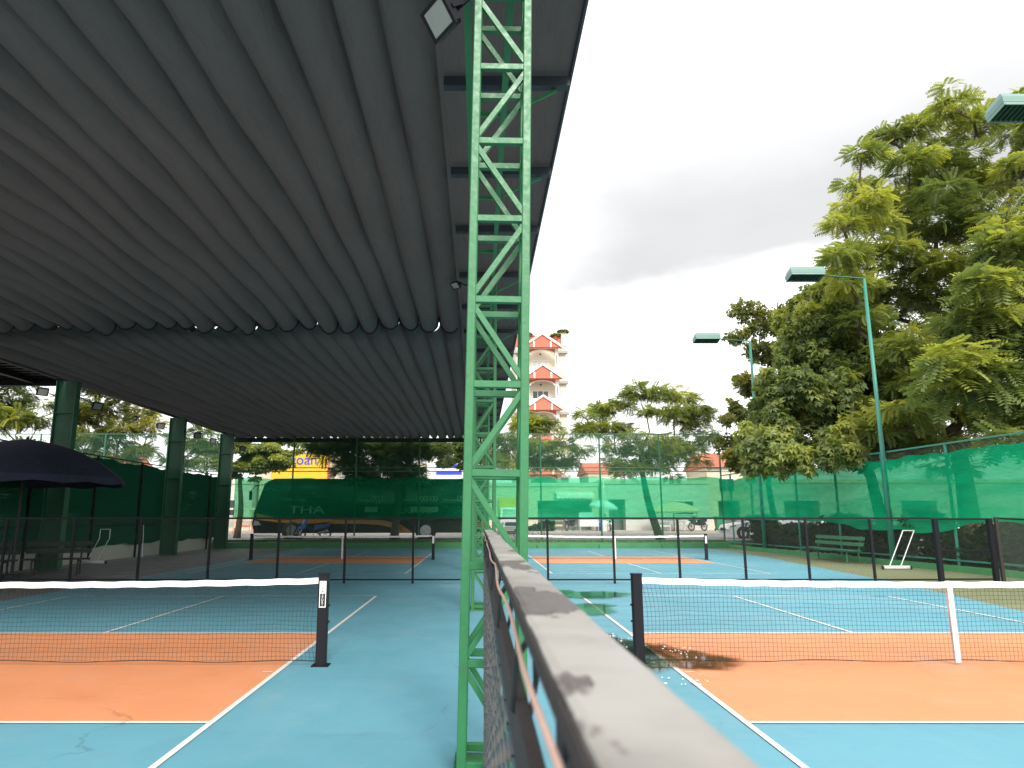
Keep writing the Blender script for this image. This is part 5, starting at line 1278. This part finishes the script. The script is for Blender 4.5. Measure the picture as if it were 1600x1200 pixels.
M_housewall = paint('house_cream', (0.66, 0.60, 0.47), 0.85, 0.06, 0.5, (0.45, 0.38, 0.28), 0.2)
M_housetrim = paint('house_white', (0.78, 0.75, 0.68), 0.8, 0.05, 0.5, (0.5, 0.45, 0.38), 0.2)
M_slateledge = paint('ledge_grey', (0.36, 0.34, 0.32), 0.8, 0.1, 1.0)
M_paleglass = paint('pale_glass', (0.50, 0.52, 0.50), 0.2, 0.08, 0.8)
tall_house()
rng_ = np.random.default_rng(9)
for i, (x, z, r) in enumerate(((5.0, 20.4, 0.5), (8.8, 20.75, 0.42), (8.05, 20.35, 0.4))):
    t = thing('roof_plant', ['bushy plant on the left of the tall house roof', 'plant on the right corner pier of the tall house', 'low plant beside the corner pier on the tall house roof'][i], 'plant', (x, 71.25, z - 0.25 - (0.0)), 0, 'plants on the tall house roof')
    n = 90; d = rng_.normal(0, 1, (n, 3)); d[:, 2] = abs(d[:, 2]); d /= np.linalg.norm(d, axis=1)[:, None]
    link('foliage', foliage_mesh('foliage', d * r * np.array([1.3, 1, 0.8]), rng_.uniform(0, 6.3, n), rng_.normal(0, .4, n), rng_.normal(0, .4, n), np.full(n, 0.3), rng_.normal(0.45, .2, n), T_ROS, M_leaf_b), t)
    MB().lathe((0, 0, -0.32), [(0, 0), (0.16, 0), (0.2, 0.3), (0.18, 0.32)], 10).build('pot', M_salmon, t)

# ------------------------------------------------------------------ puddle and debris by the near right net post
def water():
    t = NT('puddle_water'); p = t.pos()
    n = t.noise(p, 5, 3); fr = t.n('ShaderNodeFresnel'); fr.inputs[0].default_value = 1.33
    at = t.n('ShaderNodeAttribute'); at.attribute_name = 'depth'
    dep = t.ramp(t.math('ADD', at.outputs['Fac'], t.math('MULTIPLY', t.math('SUBTRACT', t.noise(p, 3.2, 5), 0.5), 0.9)), 0.05, 0.6)
    gl = t.n('ShaderNodeBsdfGlossy'); gl.inputs['Roughness'].default_value = 0.03
    t.l(t.bump(n, 0.05, 0.01), gl.inputs['Normal'])
    tp = t.n('ShaderNodeBsdfTransparent'); tp.inputs[0].default_value = (0.60, 0.56, 0.44, 1)
    m = t.n('ShaderNodeMixShader'); t.l(fr.outputs[0], m.inputs[0]); t.l(tp.outputs[0], m.inputs[1]); t.l(gl.outputs[0], m.inputs[2])
    cl = t.n('ShaderNodeBsdfTransparent'); m2 = t.n('ShaderNodeMixShader')
    t.l(dep, m2.inputs[0]); t.l(cl.outputs[0], m2.inputs[1]); t.l(m.outputs[0], m2.inputs[2])
    return t.done(m2.outputs[0])
M_water = water()
def damp():
    t = NT('damp_film'); p = t.pos((0.5, 2.2, 1)); n = t.noise(p, 1.5, 5, 0.6)
    b = t.bsdf((0.05, 0.20, 0.15), 0.18, 0, 0.5); tp = t.n('ShaderNodeBsdfTransparent'); m = t.n('ShaderNodeMixShader')
    t.l(t.ramp(n, 0.44, 0.62, 0.0, 0.55), m.inputs[0]); t.l(tp.outputs[0], m.inputs[1]); t.l(b, m.inputs[2])
    return t.done(m.outputs[0])
M_damp = damp()
def blob(name, cx, cy, rx, ry, seed, mat, z, rot=0.0):
    rg = random.Random(seed); n = 48; ph = [rg.uniform(0, 6.28) for _ in range(5)]; vs = []; dp = []
    for ring in (1.0, 0.8, 0.6, 0.4):
        for k in range(n):
            a = 2 * math.pi * k / n; r = ring * (1 + 0.18 * math.sin(2 * a + ph[0]) + 0.12 * math.sin(3 * a + ph[1]) + 0.08 * math.sin(5 * a + ph[2]) + 0.05 * math.sin(9 * a + ph[3]))
            x, y = rx * r * math.cos(a), ry * r * math.sin(a)
            vs.append((cx + x * math.cos(rot) - y * math.sin(rot), cy + x * math.sin(rot) + y * math.cos(rot), z)); dp.append((1 - ring) / 0.6)
    fs = [(i*n+k, i*n+(k+1) % n, (i+1)*n+(k+1) % n, (i+1)*n+k) for i in range(3) for k in range(n)] + [tuple(range(3*n, 4*n))]
    o = struct(MB().add(vs, fs).build(name, mat)); at = o.data.attributes.new('depth', 'FLOAT', 'POINT'); at.data.foreach_set('value', dp)
    return o
blob('puddle', 2.1, 8.3, 0.68, 1.05, 3, M_water, 0.0125, 0.15)
blob('puddle', 1.5, 9.6, 0.6, 1.3, 5, M_water, 0.0125, 0.3)
blob('puddle', 1.75, 12.6, 0.9, 0.8, 6, M_water, 0.0125, 0.0)
blob('puddle', 1.6, 15.0, 1.5, 1.2, 9, M_water, 0.0125, 0.2)
def debris():
    rg = random.Random(4); m = MB()
    for (cx, cy, sx, sy, n) in ((1.45, 9.0, 0.2, 0.3, 36), (2.35, 8.6, 0.10, 0.18, 18), (1.95, 7.1, 0.2, 0.15, 14), (1.75, 9.7, 0.15, 0.12, 16)):
        for _ in range(n):
            x, y = rg.gauss(cx, sx), rg.gauss(cy, sy); r = rg.uniform(0.006, 0.02); a0 = rg.uniform(0, 6.28)
            k = rg.randint(5, 7); ring = [(x + r * rg.uniform(0.5, 1.2) * math.cos(a0 + 6.28 * i / k), y + r * rg.uniform(0.5, 1.2) * math.sin(a0 + 6.28 * i / k), 0.0145 + rg.uniform(0, 0.004)) for i in range(k)]
            m.add(ring + [(x, y, 0.024)], [(i, (i + 1) % k, k) for i in range(k)])
    o = m.build('petal_litter', M_tape, kind='stuff'); tag(o, 'white petal litter floating round the puddle by the right net post', 'litter')
debris()
